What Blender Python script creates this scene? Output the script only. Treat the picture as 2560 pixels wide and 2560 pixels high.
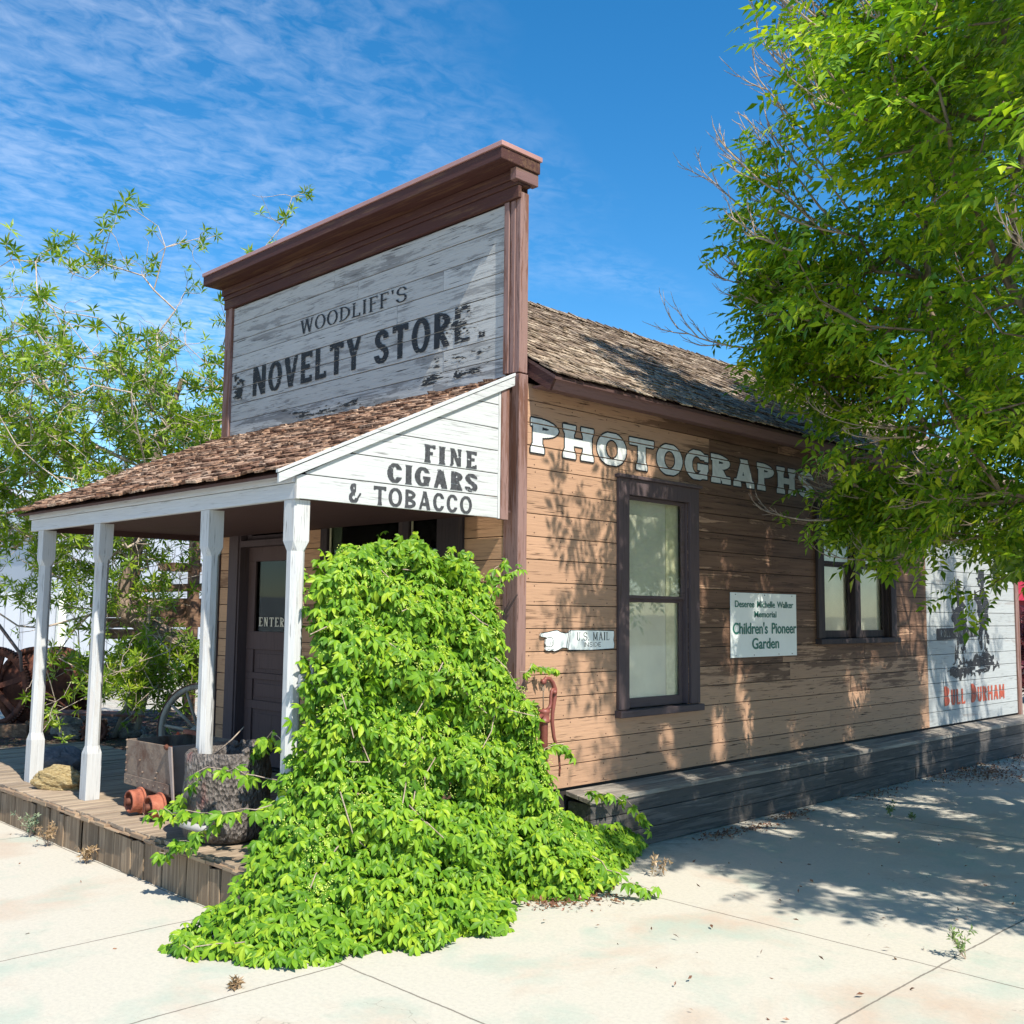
import bpy, math, random
import numpy as np
from mathutils import Vector, Matrix
random.seed(7); RNG = np.random.default_rng(11)
for o in list(bpy.data.objects): bpy.data.objects.remove(o)
SC = bpy.context.scene; COL = SC.collection
# ---------------------------------------------------------------- camera
cd = bpy.data.cameras.new("camera"); cam = bpy.data.objects.new("camera", cd); COL.objects.link(cam)
cd.sensor_fit = 'HORIZONTAL'; cd.sensor_width = 36; cd.lens = 36*2600.66/2560; cd.clip_end = 3000; cd.clip_start = .05
_rt = Vector((0.7057714, 0.70836458, 0.01031245)); _up = Vector((0.06054461, -0.0748135, 0.99535787)); _fw = Vector((-0.70584778, 0.70187075, 0.09568888))
cam.matrix_world = Matrix(((_rt.x,_up.x,-_fw.x,5.258),(_rt.y,_up.y,-_fw.y,-5.271),(_rt.z,_up.z,-_fw.z,1.76),(0,0,0,1)))
SC.camera = cam
SC.render.resolution_x = SC.render.resolution_y = 1024
# ---------------------------------------------------------------- sun, sky, exposure
SUN = Vector((1, -.21, 1.24)).normalized()
ld = bpy.data.lights.new("sun", 'SUN'); ld.energy = 5.0; ld.angle = math.radians(.53); ld.color = (1, .94, .83)
lo = bpy.data.objects.new("sun", ld); COL.objects.link(lo); lo.rotation_euler = SUN.to_track_quat('Z', 'Y').to_euler()
lo.location = (20, -4, 25)
SC.view_settings.view_transform = 'Standard'; SC.view_settings.look = 'None'; SC.view_settings.gamma = 1
SC.view_settings.exposure = .62
W = bpy.data.worlds.new("World"); SC.world = W; W.use_nodes = True
def build_world():
    nt = W.node_tree; N = nt.nodes; L = nt.links; N.clear()
    out = N.new('ShaderNodeOutputWorld'); bg = N.new('ShaderNodeBackground'); bg.inputs[1].default_value = .115
    sky = N.new('ShaderNodeTexSky'); sky.sky_type = 'NISHITA'; sky.sun_disc = False
    sky.sun_elevation = math.radians(50.7); sky.sun_rotation = math.radians(101.9); sky.altitude = 1300; sky.dust_density = .4; sky.ozone_density = 2.2
    hs = N.new('ShaderNodeHueSaturation'); hs.inputs['Saturation'].default_value = 1.36; hs.inputs['Hue'].default_value = .494; hs.inputs['Value'].default_value = 1.22
    L.new(sky.outputs[0], hs.inputs['Color'])
    tc = N.new('ShaderNodeTexCoord'); sp = N.new('ShaderNodeSeparateXYZ'); L.new(tc.outputs['Generated'], sp.inputs[0])
    def M(op, a, b=None, c=None, clamp=False):
        m = N.new('ShaderNodeMath'); m.operation = op; m.use_clamp = clamp
        for i, v in enumerate((a, b, c)):
            if v is None: continue
            if isinstance(v, (int, float)): m.inputs[i].default_value = v
            else: L.new(v, m.inputs[i])
        return m.outputs[0]
    z = M('MAXIMUM', sp.outputs[2], .03)
    px = M('DIVIDE', sp.outputs[0], z); py = M('DIVIDE', sp.outputs[1], z)
    cb = N.new('ShaderNodeCombineXYZ'); L.new(px, cb.inputs[0]); L.new(py, cb.inputs[1])
    def noise(scale, det, rough, off, dist=0.):
        mp = N.new('ShaderNodeMapping'); mp.inputs['Location'].default_value = off; mp.inputs['Scale'].default_value = scale
        mp.inputs['Rotation'].default_value = (0, 0, .5)
        L.new(cb.outputs[0], mp.inputs[0]); n = N.new('ShaderNodeTexNoise'); n.inputs['Scale'].default_value = 1
        n.inputs['Detail'].default_value = det; n.inputs['Roughness'].default_value = rough; n.inputs['Distortion'].default_value = dist
        L.new(mp.outputs[0], n.inputs['Vector']); return n.outputs[0]
    big = noise((.9, .55, 1), 3, .5, (2.3, 1.1, 0)); med = noise((5, 3.2, 1), 6, .62, (0, 3, 0), .3); sml = noise((21, 15, 1), 5, .6, (5, 1, 0), .6)
    # more cloud where the plane coordinates lie towards -x / low y (upper left of the view)
    side = M('SUBTRACT', M('MULTIPLY', px, -.32), M('MULTIPLY', py, .42))
    cov = M('ADD', M('MULTIPLY', big, 1.1), M('MULTIPLY', side, .42))
    d = M('MULTIPLY', M('SUBTRACT', cov, .40), 1.9, clamp=True)
    t = M('ADD', M('MULTIPLY', med, .55), M('MULTIPLY', sml, .55))
    w = M('MULTIPLY', M('MULTIPLY', M('SUBTRACT', t, .46), 4.2, clamp=True), d, clamp=True)
    w = M('MULTIPLY', w, .33)
    mx = N.new('ShaderNodeMix'); mx.data_type = 'RGBA'; L.new(w, mx.inputs[0]); L.new(hs.outputs[0], mx.inputs[6])
    mx.inputs[7].default_value = (8.0, 8.3, 9.0, 1)
    L.new(mx.outputs[2], bg.inputs[0]); L.new(bg.outputs[0], out.inputs[0])
build_world()
SC.cycles.max_bounces = 8; SC.cycles.transparent_max_bounces = 12
# ================================================================ helpers
def tag(o, label=None, cat=None, group=None, kind=None):
    if label: o['label'] = label
    if cat: o['category'] = cat
    if group: o['group'] = group
    if kind: o['kind'] = kind
    return o
def empty(name, loc, label, cat, group=None):
    o = bpy.data.objects.new(name, None); COL.objects.link(o); o.location = loc; o.empty_display_size = .1
    return tag(o, label, cat, group)
class MB:
    def __init__(s): s.v = []; s.f = []; s.sm = []
    def add(s, vs, fs, smooth=False, M=None):
        b = len(s.v)
        for p in vs:
            s.v.append(tuple(M @ Vector(p)) if M is not None else tuple(p))
        for f in fs: s.f.append([b+i for i in f]); s.sm.append(smooth)
        return s
    def box(s, x0, x1, y0, y1, z0, z1, M=None):
        vs = [(x, y, z) for z in (z0, z1) for y in (y0, y1) for x in (x0, x1)]
        return s.add(vs, [(0,2,3,1),(4,5,7,6),(0,1,5,4),(2,6,7,3),(0,4,6,2),(1,3,7,5)], M=M)
    def prism(s, poly, d, M=None):      # poly in xy, from z=0 to d
        n = len(poly); vs = [(p[0], p[1], 0) for p in poly] + [(p[0], p[1], d) for p in poly]
        fs = [list(range(n))[::-1], list(range(n, 2*n))] + [(i, (i+1) % n, n+(i+1) % n, n+i) for i in range(n)]
        return s.add(vs, fs, M=M)
    def tube(s, path, rad, n=8, cap=True):
        P = [Vector(p) for p in path]; k = len(P)
        if not hasattr(rad, '__len__'): rad = [rad]*k
        vs = []; up = None
        for i in range(k):
            t = (P[min(i+1, k-1)]-P[max(i-1, 0)]).normalized()
            if up is None: up = Vector((0, 0, 1)) if abs(t.z) < .9 else Vector((1, 0, 0))
            a = t.cross(up).normalized(); up = a.cross(t).normalized()
            for j in range(n):
                q = 2*math.pi*j/n; vs.append(P[i]+a*(math.cos(q)*rad[i])+up*(math.sin(q)*rad[i]))
        fs = [(i*n+j, i*n+(j+1) % n, (i+1)*n+(j+1) % n, (i+1)*n+j) for i in range(k-1) for j in range(n)]
        s.add(vs, fs, True)
        if cap:
            b = len(s.v)-k*n; s.f.append([b+j for j in range(n)][::-1]); s.sm.append(False); s.f.append([b+(k-1)*n+j for j in range(n)]); s.sm.append(False)
        return s
    def lathe(s, prof, n=32, M=None, wob=None):   # prof (r,z)
        vs = []
        for i, (r, z) in enumerate(prof):
            for j in range(n):
                q = 2*math.pi*j/n; rr = r*(1+(wob(i, j) if wob else 0)); vs.append((rr*math.cos(q), rr*math.sin(q), z))
        k = len(prof); fs = [(i*n+j, i*n+(j+1) % n, (i+1)*n+(j+1) % n, (i+1)*n+j) for i in range(k-1) for j in range(n)]
        return s.add(vs, fs, True, M)
    def build(s, name, mat, parent=None, bevel=0, loc=None):
        me = bpy.data.meshes.new(name); me.from_pydata(s.v, [], s.f); me.polygons.foreach_set('use_smooth', s.sm)
        me.materials.append(mat); me.update(); o = bpy.data.objects.new(name, me); COL.objects.link(o)
        if bevel:
            b = o.modifiers.new('bevel', 'BEVEL'); b.width = bevel; b.segments = 2; b.limit_method = 'ANGLE'; b.angle_limit = .7
        if parent is not None:
            o.parent = parent; o.matrix_parent_inverse = Matrix.Translation(-Vector(parent_loc(parent)))
        return o
def parent_loc(p):
    l = Vector(p.location)
    return l if p.type == 'EMPTY' else Vector((0, 0, 0))
def arrmesh(name, V, T, mat, parent=None, smooth=False, C=None):
    V = np.asarray(V, np.float32).reshape(-1, 3); T = np.asarray(T, np.int32).reshape(-1, 3)
    me = bpy.data.meshes.new(name); me.vertices.add(len(V)); me.vertices.foreach_set('co', V.ravel())
    me.loops.add(len(T)*3); me.loops.foreach_set('vertex_index', T.ravel()); me.polygons.add(len(T))
    me.polygons.foreach_set('loop_start', np.arange(0, len(T)*3, 3, dtype=np.int32))
    me.polygons.foreach_set('use_smooth', np.full(len(T), smooth)); me.update(calc_edges=True); me.validate()
    me.materials.append(mat); o = bpy.data.objects.new(name, me); COL.objects.link(o)
    if parent is not None:
        o.parent = parent; o.matrix_parent_inverse = Matrix.Translation(-Vector(parent_loc(parent)))
    return o
# ---------------------------------------------------------------- materials
class NT:
    def __init__(s, name):
        s.m = bpy.data.materials.new(name); s.m.use_nodes = True; s.nt = s.m.node_tree; s.N = s.nt.nodes; s.L = s.nt.links
        s.b = s.N['Principled BSDF']; s.out = s.N['Material Output']
    def n(s, t, **k):
        x = s.N.new('ShaderNode'+t)
        for a, b in k.items(): setattr(x, a, b)
        return x
    def put(s, sock, v):
        if isinstance(v, bpy.types.NodeSocket): s.L.new(v, sock)
        elif isinstance(v, (tuple, list)) and len(v) == 3 and sock.type == 'RGBA': sock.default_value = (*v, 1)
        else: sock.default_value = v
    def math(s, op, a, b=0., clamp=False):
        x = s.n('Math', operation=op); x.use_clamp = clamp; s.put(x.inputs[0], a); s.put(x.inputs[1], b); return x.outputs[0]
    def mix(s, f, a, b, mode='MIX'):
        x = s.n('Mix', data_type='RGBA'); x.blend_type = mode; s.put(x.inputs[0], f); s.put(x.inputs[6], a); s.put(x.inputs[7], b); return x.outputs[2]
    def coord(s, scale=(1, 1, 1), rnd=0., which='Object'):
        tc = s.n('TexCoord'); mp = s.n('Mapping'); s.L.new(tc.outputs[which], mp.inputs[0]); mp.inputs['Scale'].default_value = scale
        if rnd:
            cb = s.n('CombineXYZ'); r = s.math('MULTIPLY', s.rnd(), rnd)
            for i in range(3): s.L.new(r, cb.inputs[i])
            s.L.new(cb.outputs[0], mp.inputs['Location'])
        return mp.outputs[0]
    def rnd(s):
        if not hasattr(s, '_r'): s._r = s.n('NewGeometry').outputs['Random Per Island']
        return s._r
    def noise(s, vec, scale=1., det=4., rough=.55, dist=0.):
        x = s.n('TexNoise'); s.L.new(vec, x.inputs['Vector']); x.inputs['Scale'].default_value = scale; x.inputs['Detail'].default_value = det
        x.inputs['Roughness'].default_value = rough; x.inputs['Distortion'].default_value = dist; return x.outputs[0]
    def step(s, v, lo, hi):
        x = s.n('MapRange'); s.put(x.inputs[0], v); x.inputs[1].default_value = lo; x.inputs[2].default_value = hi; return x.outputs[0]
    def ramp(s, v, stops):
        x = s.n('ValToRGB'); s.put(x.inputs[0], v); e = x.color_ramp.elements
        while len(e) < len(stops): e.new(.5)
        for i, (p, c) in enumerate(stops): e[i].position = p; e[i].color = (*c, 1)
        return x.outputs[0]
    def bump(s, h, st, dist=.01):
        x = s.n('Bump'); s.put(x.inputs['Height'], h); x.inputs['Strength'].default_value = st; x.inputs['Distance'].default_value = dist
        s.L.new(x.outputs[0], s.b.inputs['Normal'])
    def fin(s, col, rough=.7, metal=0., spec=.3):
        s.put(s.b.inputs['Base Color'], col); s.put(s.b.inputs['Roughness'], rough); s.b.inputs['Metallic'].default_value = metal
        s.b.inputs['Specular IOR Level'].default_value = spec; return s.m
AX = {'X': (1.3, 30, 30), 'Y': (30, 1.3, 30), 'Z': (30, 30, 1.3)}
def wood(name, paint, bare, dark, axis, wear=.5, var=.25, crack=.5, rough=.75, wearvar=.0, spec=.25, big=1., zone=0):
    t = NT(name); r = t.rnd(); g = t.coord(AX[axis], 9.); a = AX[axis]
    grain = t.noise(g, 1., 6, .62, .6)
    fine = t.noise(t.coord(tuple(k*3.2 for k in a), 5.), 1., 3, .6, .3)
    pt = t.noise(t.coord(tuple((1.1 if k < 2 else 5.5)*big for k in a), 4.), 1., 7, .7, .5)
    m = t.math('ADD', t.math('MULTIPLY', grain, .55), t.math('MULTIPLY', pt, .55))
    if zone:  # more paint lost here; tree shade also painted in as darker boards
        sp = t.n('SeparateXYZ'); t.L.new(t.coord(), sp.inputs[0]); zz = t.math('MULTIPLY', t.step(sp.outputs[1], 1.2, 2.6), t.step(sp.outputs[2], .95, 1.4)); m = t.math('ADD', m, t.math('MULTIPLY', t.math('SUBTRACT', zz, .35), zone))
    if wearvar: m = t.math('ADD', m, t.math('MULTIPLY', t.math('SUBTRACT', r, .5), wearvar))
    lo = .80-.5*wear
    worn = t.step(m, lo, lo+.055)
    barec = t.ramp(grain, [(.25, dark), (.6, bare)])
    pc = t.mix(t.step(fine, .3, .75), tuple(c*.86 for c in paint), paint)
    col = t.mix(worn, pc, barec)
    cr = t.step(fine, .41, .33); cm = t.math('MULTIPLY', cr, t.step(grain, .55, .43)); 
    col = t.mix(t.math('MULTIPLY', cm, crack), col, tuple(c*.35 for c in dark))
    if zone:    # nail heads near the board edges
        fy = t.math('MULTIPLY', t.math('ABSOLUTE', t.math('SUBTRACT', t.math('FRACT', t.math('DIVIDE', t.math('ADD', sp.outputs[1], t.math('MULTIPLY', r, .17)), .41)), .5)), .41)
        fz = t.math('FRACT', t.math('DIVIDE', t.math('SUBTRACT', sp.outputs[2], .472), .1672)); fz = t.math('MULTIPLY', t.math('ABSOLUTE', t.math('SUBTRACT', t.math('ABSOLUTE', t.math('SUBTRACT', fz, .5)), .34)), .1672)
        dd = t.math('ADD', t.math('MULTIPLY', fy, fy), t.math('MULTIPLY', fz, fz)); col = t.mix(t.step(dd, .00005, .00001), col, (.05, .025, .018))
    v = t.math('ADD', t.math('MULTIPLY', t.math('FRACT', t.math('MULTIPLY', r, 7.31)), var), 1-var/2)
    cb = t.n('CombineXYZ'); [t.L.new(v, cb.inputs[i]) for i in range(3)]
    col = t.mix(1., col, cb.outputs[0], 'MULTIPLY')
    t.bump(t.math('ADD', t.math('ADD', grain, t.math('MULTIPLY', fine, .6)), t.math('MULTIPLY', worn, -.35)), .55, .006)
    return t.fin(col, rough, 0, spec)
def plain(name, col, rough=.6, metal=0., spec=.3, var=.15, scale=6., bump=.15):
    t = NT(name); n = t.noise(t.coord(), scale, 5, .6)
    c = t.mix(t.step(n, .3, .7), tuple(k*(1-var) for k in col), tuple(min(1, k*(1+var)) for k in col)); t.bump(n, bump, .01)
    return t.fin(c, rough, metal, spec)
def rusty(name, a, b, c, scale=7., metal=.2, rough=.75):
    t = NT(name); co = t.coord(); n = t.noise(co, scale, 7, .68, .4); n2 = t.noise(co, scale*6, 4, .7)
    col = t.ramp(n, [(.30, c), (.5, a), (.68, b)]); col = t.mix(t.step(n2, .62, .75), col, tuple(k*.5 for k in c))
    t.bump(t.math('ADD', n2, n), .5, .008); return t.fin(col, rough, metal, .3)
def leafmat(name, stops, trans=.35, rough=.42, spec=.45, nz=1.2):
    t = NT(name); r = t.rnd(); n = t.noise(t.coord(), nz, 3, .6)
    v = t.math('ADD', t.math('MULTIPLY', r, .62), t.math('MULTIPLY', n, .45), True)
    c = t.ramp(v, stops); t.fin(c, rough, 0, spec)
    tr = t.n('BsdfTranslucent'); tc = t.mix(1., c, (1.0, 1.15, .45), 'MULTIPLY'); t.L.new(tc, tr.inputs[0])
    ms = t.n('MixShader'); ms.inputs[0].default_value = trans; t.L.new(t.b.outputs[0], ms.inputs[1]); t.L.new(tr.outputs[0], ms.inputs[2])
    t.L.new(ms.outputs[0], t.out.inputs[0]); return t.m
def glassmat(name, tint=(.9, .95, .92), refl=.12, k=.3):
    t = NT(name); tr = t.n('BsdfTransparent'); tr.inputs[0].default_value = (*tint, 1); gl = t.n('BsdfGlossy'); gl.inputs['Roughness'].default_value = .03
    fr = t.n('LayerWeight'); fr.inputs[0].default_value = .35
    f = t.math('ADD', t.math('MULTIPLY', fr.outputs['Fresnel'], k), refl, True)
    nz = t.noise(t.coord(), 2.2, 2, .5); bp = t.n('Bump'); bp.inputs['Strength'].default_value = .06; t.L.new(nz, bp.inputs['Height']); t.L.new(bp.outputs[0], gl.inputs['Normal'])
    ms = t.n('MixShader'); t.L.new(f, ms.inputs[0]); t.L.new(tr.outputs[0], ms.inputs[1]); t.L.new(gl.outputs[0], ms.inputs[2]); t.L.new(ms.outputs[0], t.out.inputs[0]); return t.m

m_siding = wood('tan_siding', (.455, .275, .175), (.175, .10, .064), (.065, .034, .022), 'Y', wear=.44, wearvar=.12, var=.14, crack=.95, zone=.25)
m_siding_x = wood('tan_siding_front', (.55, .32, .18), (.33, .18, .10), (.10, .05, .03), 'X', wear=.35, wearvar=.2, var=.2)
m_adboard = wood('white_siding', (.40, .42, .42), (.30, .29, .28), (.11, .10, .09), 'Y', wear=.36, var=.08, crack=.5)
m_signboard = wood('weathered_white_board', (.46, .465, .45), (.27, .27, .265), (.03, .028, .03), 'X', wear=.45, var=.14, crack=.95, big=2.2)
m_signboard_low = wood('worn_white_board', (.45, .455, .45), (.24, .24, .24), (.012, .011, .012), 'X', wear=.52, var=.1, crack=1., big=2.)
m_white = wood('white_paint_y', (.53, .545, .54), (.50, .49, .47), (.22, .20, .18), 'Y', wear=.20, var=.05, crack=.65)
m_white_x = wood('white_paint_x', (.56, .58, .60), (.50, .49, .48), (.16, .15, .14), 'X', wear=.25, var=.05, crack=.4)
m_white_z = wood('white_paint_z', (.56, .565, .56), (.50, .48, .46), (.17, .15, .14), 'Z', wear=.42, var=.05, crack=.85)
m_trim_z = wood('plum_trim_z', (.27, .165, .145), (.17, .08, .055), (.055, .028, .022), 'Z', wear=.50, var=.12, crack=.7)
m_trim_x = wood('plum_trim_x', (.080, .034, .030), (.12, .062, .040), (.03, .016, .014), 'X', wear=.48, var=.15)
m_trim_y = wood('plum_trim_y', (.20, .115, .11), (.17, .10, .075), (.05, .03, .028), 'Y', wear=.4, var=.12)
m_casing = wood('window_casing_wood', (.105, .076, .078), (.085, .058, .052), (.04, .03, .03), 'Z', wear=.35, var=.1)
m_casing_dark = wood('dark_casing_wood', (.05, .038, .04), (.07, .05, .045), (.02, .015, .015), 'Z', wear=.4, var=.1)
m_casing_y = wood('window_casing_wood_y', (.105, .076, .078), (.085, .058, .052), (.04, .03, .03), 'Y', wear=.4, var=.1)
m_door = wood('brown_door_wood', (.115, .075, .07), (.09, .055, .045), (.03, .02, .018), 'Z', wear=.3, var=.1)
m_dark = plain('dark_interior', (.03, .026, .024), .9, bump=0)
m_flash = plain('cap_flashing', (.40, .22, .20), .45, 0, .5, var=.12, scale=3)
m_soffit = wood('soffit_wood', (.10, .055, .05), (.09, .05, .035), (.04, .022, .018), 'X', wear=.4, var=.15)
m_deck = wood('deck_plank_wood', (.30, .23, .17), (.40, .31, .22), (.10, .07, .05), 'Y', wear=.6, var=.3, crack=.8)
m_skirt = wood('deck_skirt_wood', (.22, .155, .10), (.30, .22, .145), (.075, .05, .035), 'Z', wear=.55, var=.4, crack=.9)
m_edge = wood('deck_edge_wood', (.30, .20, .13), (.36, .26, .17), (.08, .05, .035), 'X', wear=.6, var=.3, crack=.9)
m_bench = wood('bench_wood', (.080, .074, .070), (.13, .115, .105), (.03, .027, .025), 'Y', wear=.5, var=.25, crack=.7)
m_benchtop = wood('bench_top_wood', (.19, .17, .15), (.30, .27, .23), (.07, .06, .05), 'Y', wear=.55, var=.2, crack=.7)
def shinglemat(name, a, b, c):
    t = NT(name); r = t.rnd(); g = t.noise(t.coord((22, 22, 22), 6.), 1., 5, .65, .8)
    c1 = t.ramp(t.math('FRACT', t.math('MULTIPLY', r, 5.7)), [(0, c), (.45, a), (1, b)])
    col = t.mix(t.step(g, .62, .40), c1, tuple(k*.4 for k in c)); t.bump(g, .5, .006); return t.fin(col, .85, 0, .15)
m_shin_p = shinglemat('porch_shingle', (.42, .26, .17), (.62, .45, .33), (.19, .095, .06))
m_shin_m = shinglemat('roof_shingle', (.42, .32, .23), (.62, .51, .38), (.20, .14, .10))
m_glass = glassmat('window_glass', (.97, .98, .96), refl=.03, k=.13); m_glassdark = glassmat('shop_glass', (.55, .6, .58), .015, .07)
m_blind = plain('window_blind', (.60, .59, .48), .8, var=.12, scale=3., bump=.05)
m_curtain = plain('curtain_cloth', (.62, .60, .40), .9, var=.15, scale=20.)
m_black = plain('black_letter_paint', (.018, .019, .022), .6, var=.3, scale=25.)
m_grey_l = plain('grey_letter_paint', (.055, .057, .062), .6, var=.4, scale=40.)
m_lwhite = plain('white_letter_paint', (.60, .62, .60), .6, var=.12, scale=20.)
m_red_l = plain('red_letter_paint', (.38, .075, .04), .6, var=.25, scale=20.)
m_green_l = plain('green_letter_vinyl', (.006, .14, .10), .4, var=.1)
m_signw = plain('white_sign_panel', (.74, .78, .76), .25, 0, .5, var=.03)
m_gold = plain('gilt_letter', (.62, .55, .42), .4)
m_iron = rusty('rusty_iron', (.12, .045, .030), (.24, .095, .055), (.035, .018, .015))
m_pump = plain('oxide_red_paint', (.21, .065, .05), .45, 0, .4, var=.2, scale=12)
m_wheel = rusty('orange_rust_wheel', (.34, .105, .06), (.44, .17, .105), (.15, .045, .03), 9., .0)
m_cart = rusty('grey_brown_steel', (.20, .15, .115), (.28, .20, .14), (.11, .055, .035), 6., .0)
m_log = wood('old_log_wood', (.20, .11, .07), (.30, .18, .11), (.05, .028, .02), 'Y', wear=.6, var=.35, crack=.9)
m_pole = wood('pale_pole_wood', (.42, .38, .30), (.36, .31, .24), (.12, .10, .08), 'Z', wear=.5, var=.2)
m_orange = plain('orange_paint', (.72, .09, .02), .5)
m_rock = None
# ---------------------------------------------------------------- ground materials
def mat_concrete():
    t = NT('stained_concrete'); co = t.coord(); a = t.noise(co, .9, 5, .6, .4); b = t.noise(co, 1.7, 4, .6, .3); f = t.noise(co, 42., 5, .7); f2 = t.noise(co, 9., 6, .7)
    c = t.mix(t.step(a, .52, .74), (.51, .475, .40), (.46, .35, .265)); c = t.mix(t.math('MULTIPLY', t.step(b, .52, .68), .9), c, (.38, .43, .36))
    c = t.mix(t.math('MULTIPLY', t.step(f, .40, .70), .32), c, (.30, .29, .26)); c = t.mix(t.math('MULTIPLY', t.step(f2, .60, .74), .45), c, (.33, .29, .24)); f3 = t.noise(co, 130., 2, .5); c = t.mix(t.math('MULTIPLY', t.step(f3, .66, .74), .55), c, (.16, .14, .12))
    sp = t.n('SeparateXYZ'); t.L.new(co, sp.inputs[0]); x, y = sp.outputs[0], sp.outputs[1]
    wob = t.math('MULTIPLY', t.math('SUBTRACT', t.noise(co, 3.5, 5, .7), .5), .028); xw = t.math('ADD', x, wob); yw = t.math('ADD', y, wob)
    def line(v, at, wd=.0055): return t.math('LESS_THAN', t.math('ABSOLUTE', t.math('SUBTRACT', v, at)), wd)
    def AND(p, q): return t.math('MULTIPLY', p, q)
    ls = [line(yw, -2.06), AND(line(yw, .10), t.math('GREATER_THAN', x, .9)), AND(line(xw, .86), t.math('LESS_THAN', y, -2.06)), AND(line(xw, -.34), t.math('LESS_THAN', y, -2.06)),
          AND(line(xw, 2.93), t.math('GREATER_THAN', y, -2.06)), AND(line(yw, 3.65), t.math('GREATER_THAN', x, .9)), line(xw, -3.2), AND(line(yw, -4.4), t.math('GREATER_THAN', x, -9))]
    m = ls[0]
    for l in ls[1:]: m = t.math('MAXIMUM', m, l)
    cw = t.n('TexVoronoi'); cw.feature = 'DISTANCE_TO_EDGE'; dv = t.n('VectorMath'); dv.operation = 'ADD'; nn = t.n('TexNoise'); t.L.new(co, nn.inputs['Vector']); nn.inputs['Scale'].default_value = 2.5; nn.inputs['Detail'].default_value = 6
    t.L.new(co, dv.inputs[0]); t.L.new(nn.outputs['Color'], dv.inputs[1]); t.L.new(dv.outputs[0], cw.inputs['Vector']); cw.inputs['Scale'].default_value = .42
    ck = t.math('MULTIPLY', t.step(cw.outputs['Distance'], .0022, .0008), t.step(a, .50, .56)); c = t.mix(t.math('MULTIPLY', ck, .45), c, (.16, .14, .12))
    dirt = t.math('MULTIPLY', t.math('MULTIPLY', t.step(x, .75, .24), t.step(y, -.4, .6)), t.step(f2, .42, .62)); c = t.mix(t.math('MULTIPLY', dirt, .55), c, (.17, .13, .10))
    c = t.mix(t.math('MULTIPLY', m, .8), c, (.13, .11, .09))
    t.bump(t.math('SUBTRACT', t.math('ADD', t.math('MULTIPLY', f, .3), t.math('MULTIPLY', f2, .4)), t.math('MULTIPLY', m, 1.5)), .35, .006)
    return t.fin(c, .8, 0, .2)
def mat_earth():
    t = NT('dry_earth'); co = t.coord(); a = t.noise(co, .6, 6, .6); f = t.noise(co, 14., 6, .75)
    c = t.mix(a, (.30, .24, .17), (.42, .35, .26)); c = t.mix(t.step(f, .45, .7), c, (.14, .11, .08)); t.bump(f, .8, .03); return t.fin(c, .95, 0, .1)
def mat_mulch():
    t = NT('bark_mulch'); co = t.coord(); v = t.n('TexVoronoi'); t.L.new(co, v.inputs['Vector']); v.inputs['Scale'].default_value = 26
    f = t.noise(co, 30., 5, .7); c = t.ramp(f, [(.3, (.05, .035, .025)), (.55, (.15, .11, .08)), (.75, (.34, .28, .22))]); c = t.mix(.35, c, v.outputs['Color'], 'MULTIPLY')
    t.bump(t.math('ADD', f, v.outputs['Distance']), 1., .03); return t.fin(c, .95, 0, .1)
# ================================================================ setting
def sheet(name, x0, x1, y0, y1, z, mat, n=1):
    mb = MB()
    mb.add([(x0, y0, z), (x1, y0, z), (x1, y1, z), (x0, y1, z)], [(0, 1, 2, 3)]); o = mb.build(name, mat); return tag(o, kind='structure')
sheet('ground', -900, 900, -900, 900, -.012, mat_earth())
sheet('pavement', -40, 30, -26, 60, -.0, mat_concrete())
def mulch():
    mb = MB(); pts = []
    nx, ny = 70, 60
    for j in range(ny+1):
        for i in range(nx+1):
            x = -12.2+6.6*i/nx; y = -2.9+6.3*j/ny
            e = min(i, nx-i, j, ny-j)/6.; h = .045*min(1, e)*(.4+.6*abs(math.sin(x*1.3+y*2.1)))+random.uniform(0, .03)*min(1, e)
            pts.append((x+math.sin(y*2.3)*.12, y+math.sin(x*1.9)*.15, .004+h))
    fs = [(j*(nx+1)+i, j*(nx+1)+i+1, (j+1)*(nx+1)+i+1, (j+1)*(nx+1)+i) for j in range(ny) for i in range(nx)]
    mb.add(pts, fs, True); tag(mb.build('mulch_bed', mat_mulch()), kind='structure')
mulch()
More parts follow.
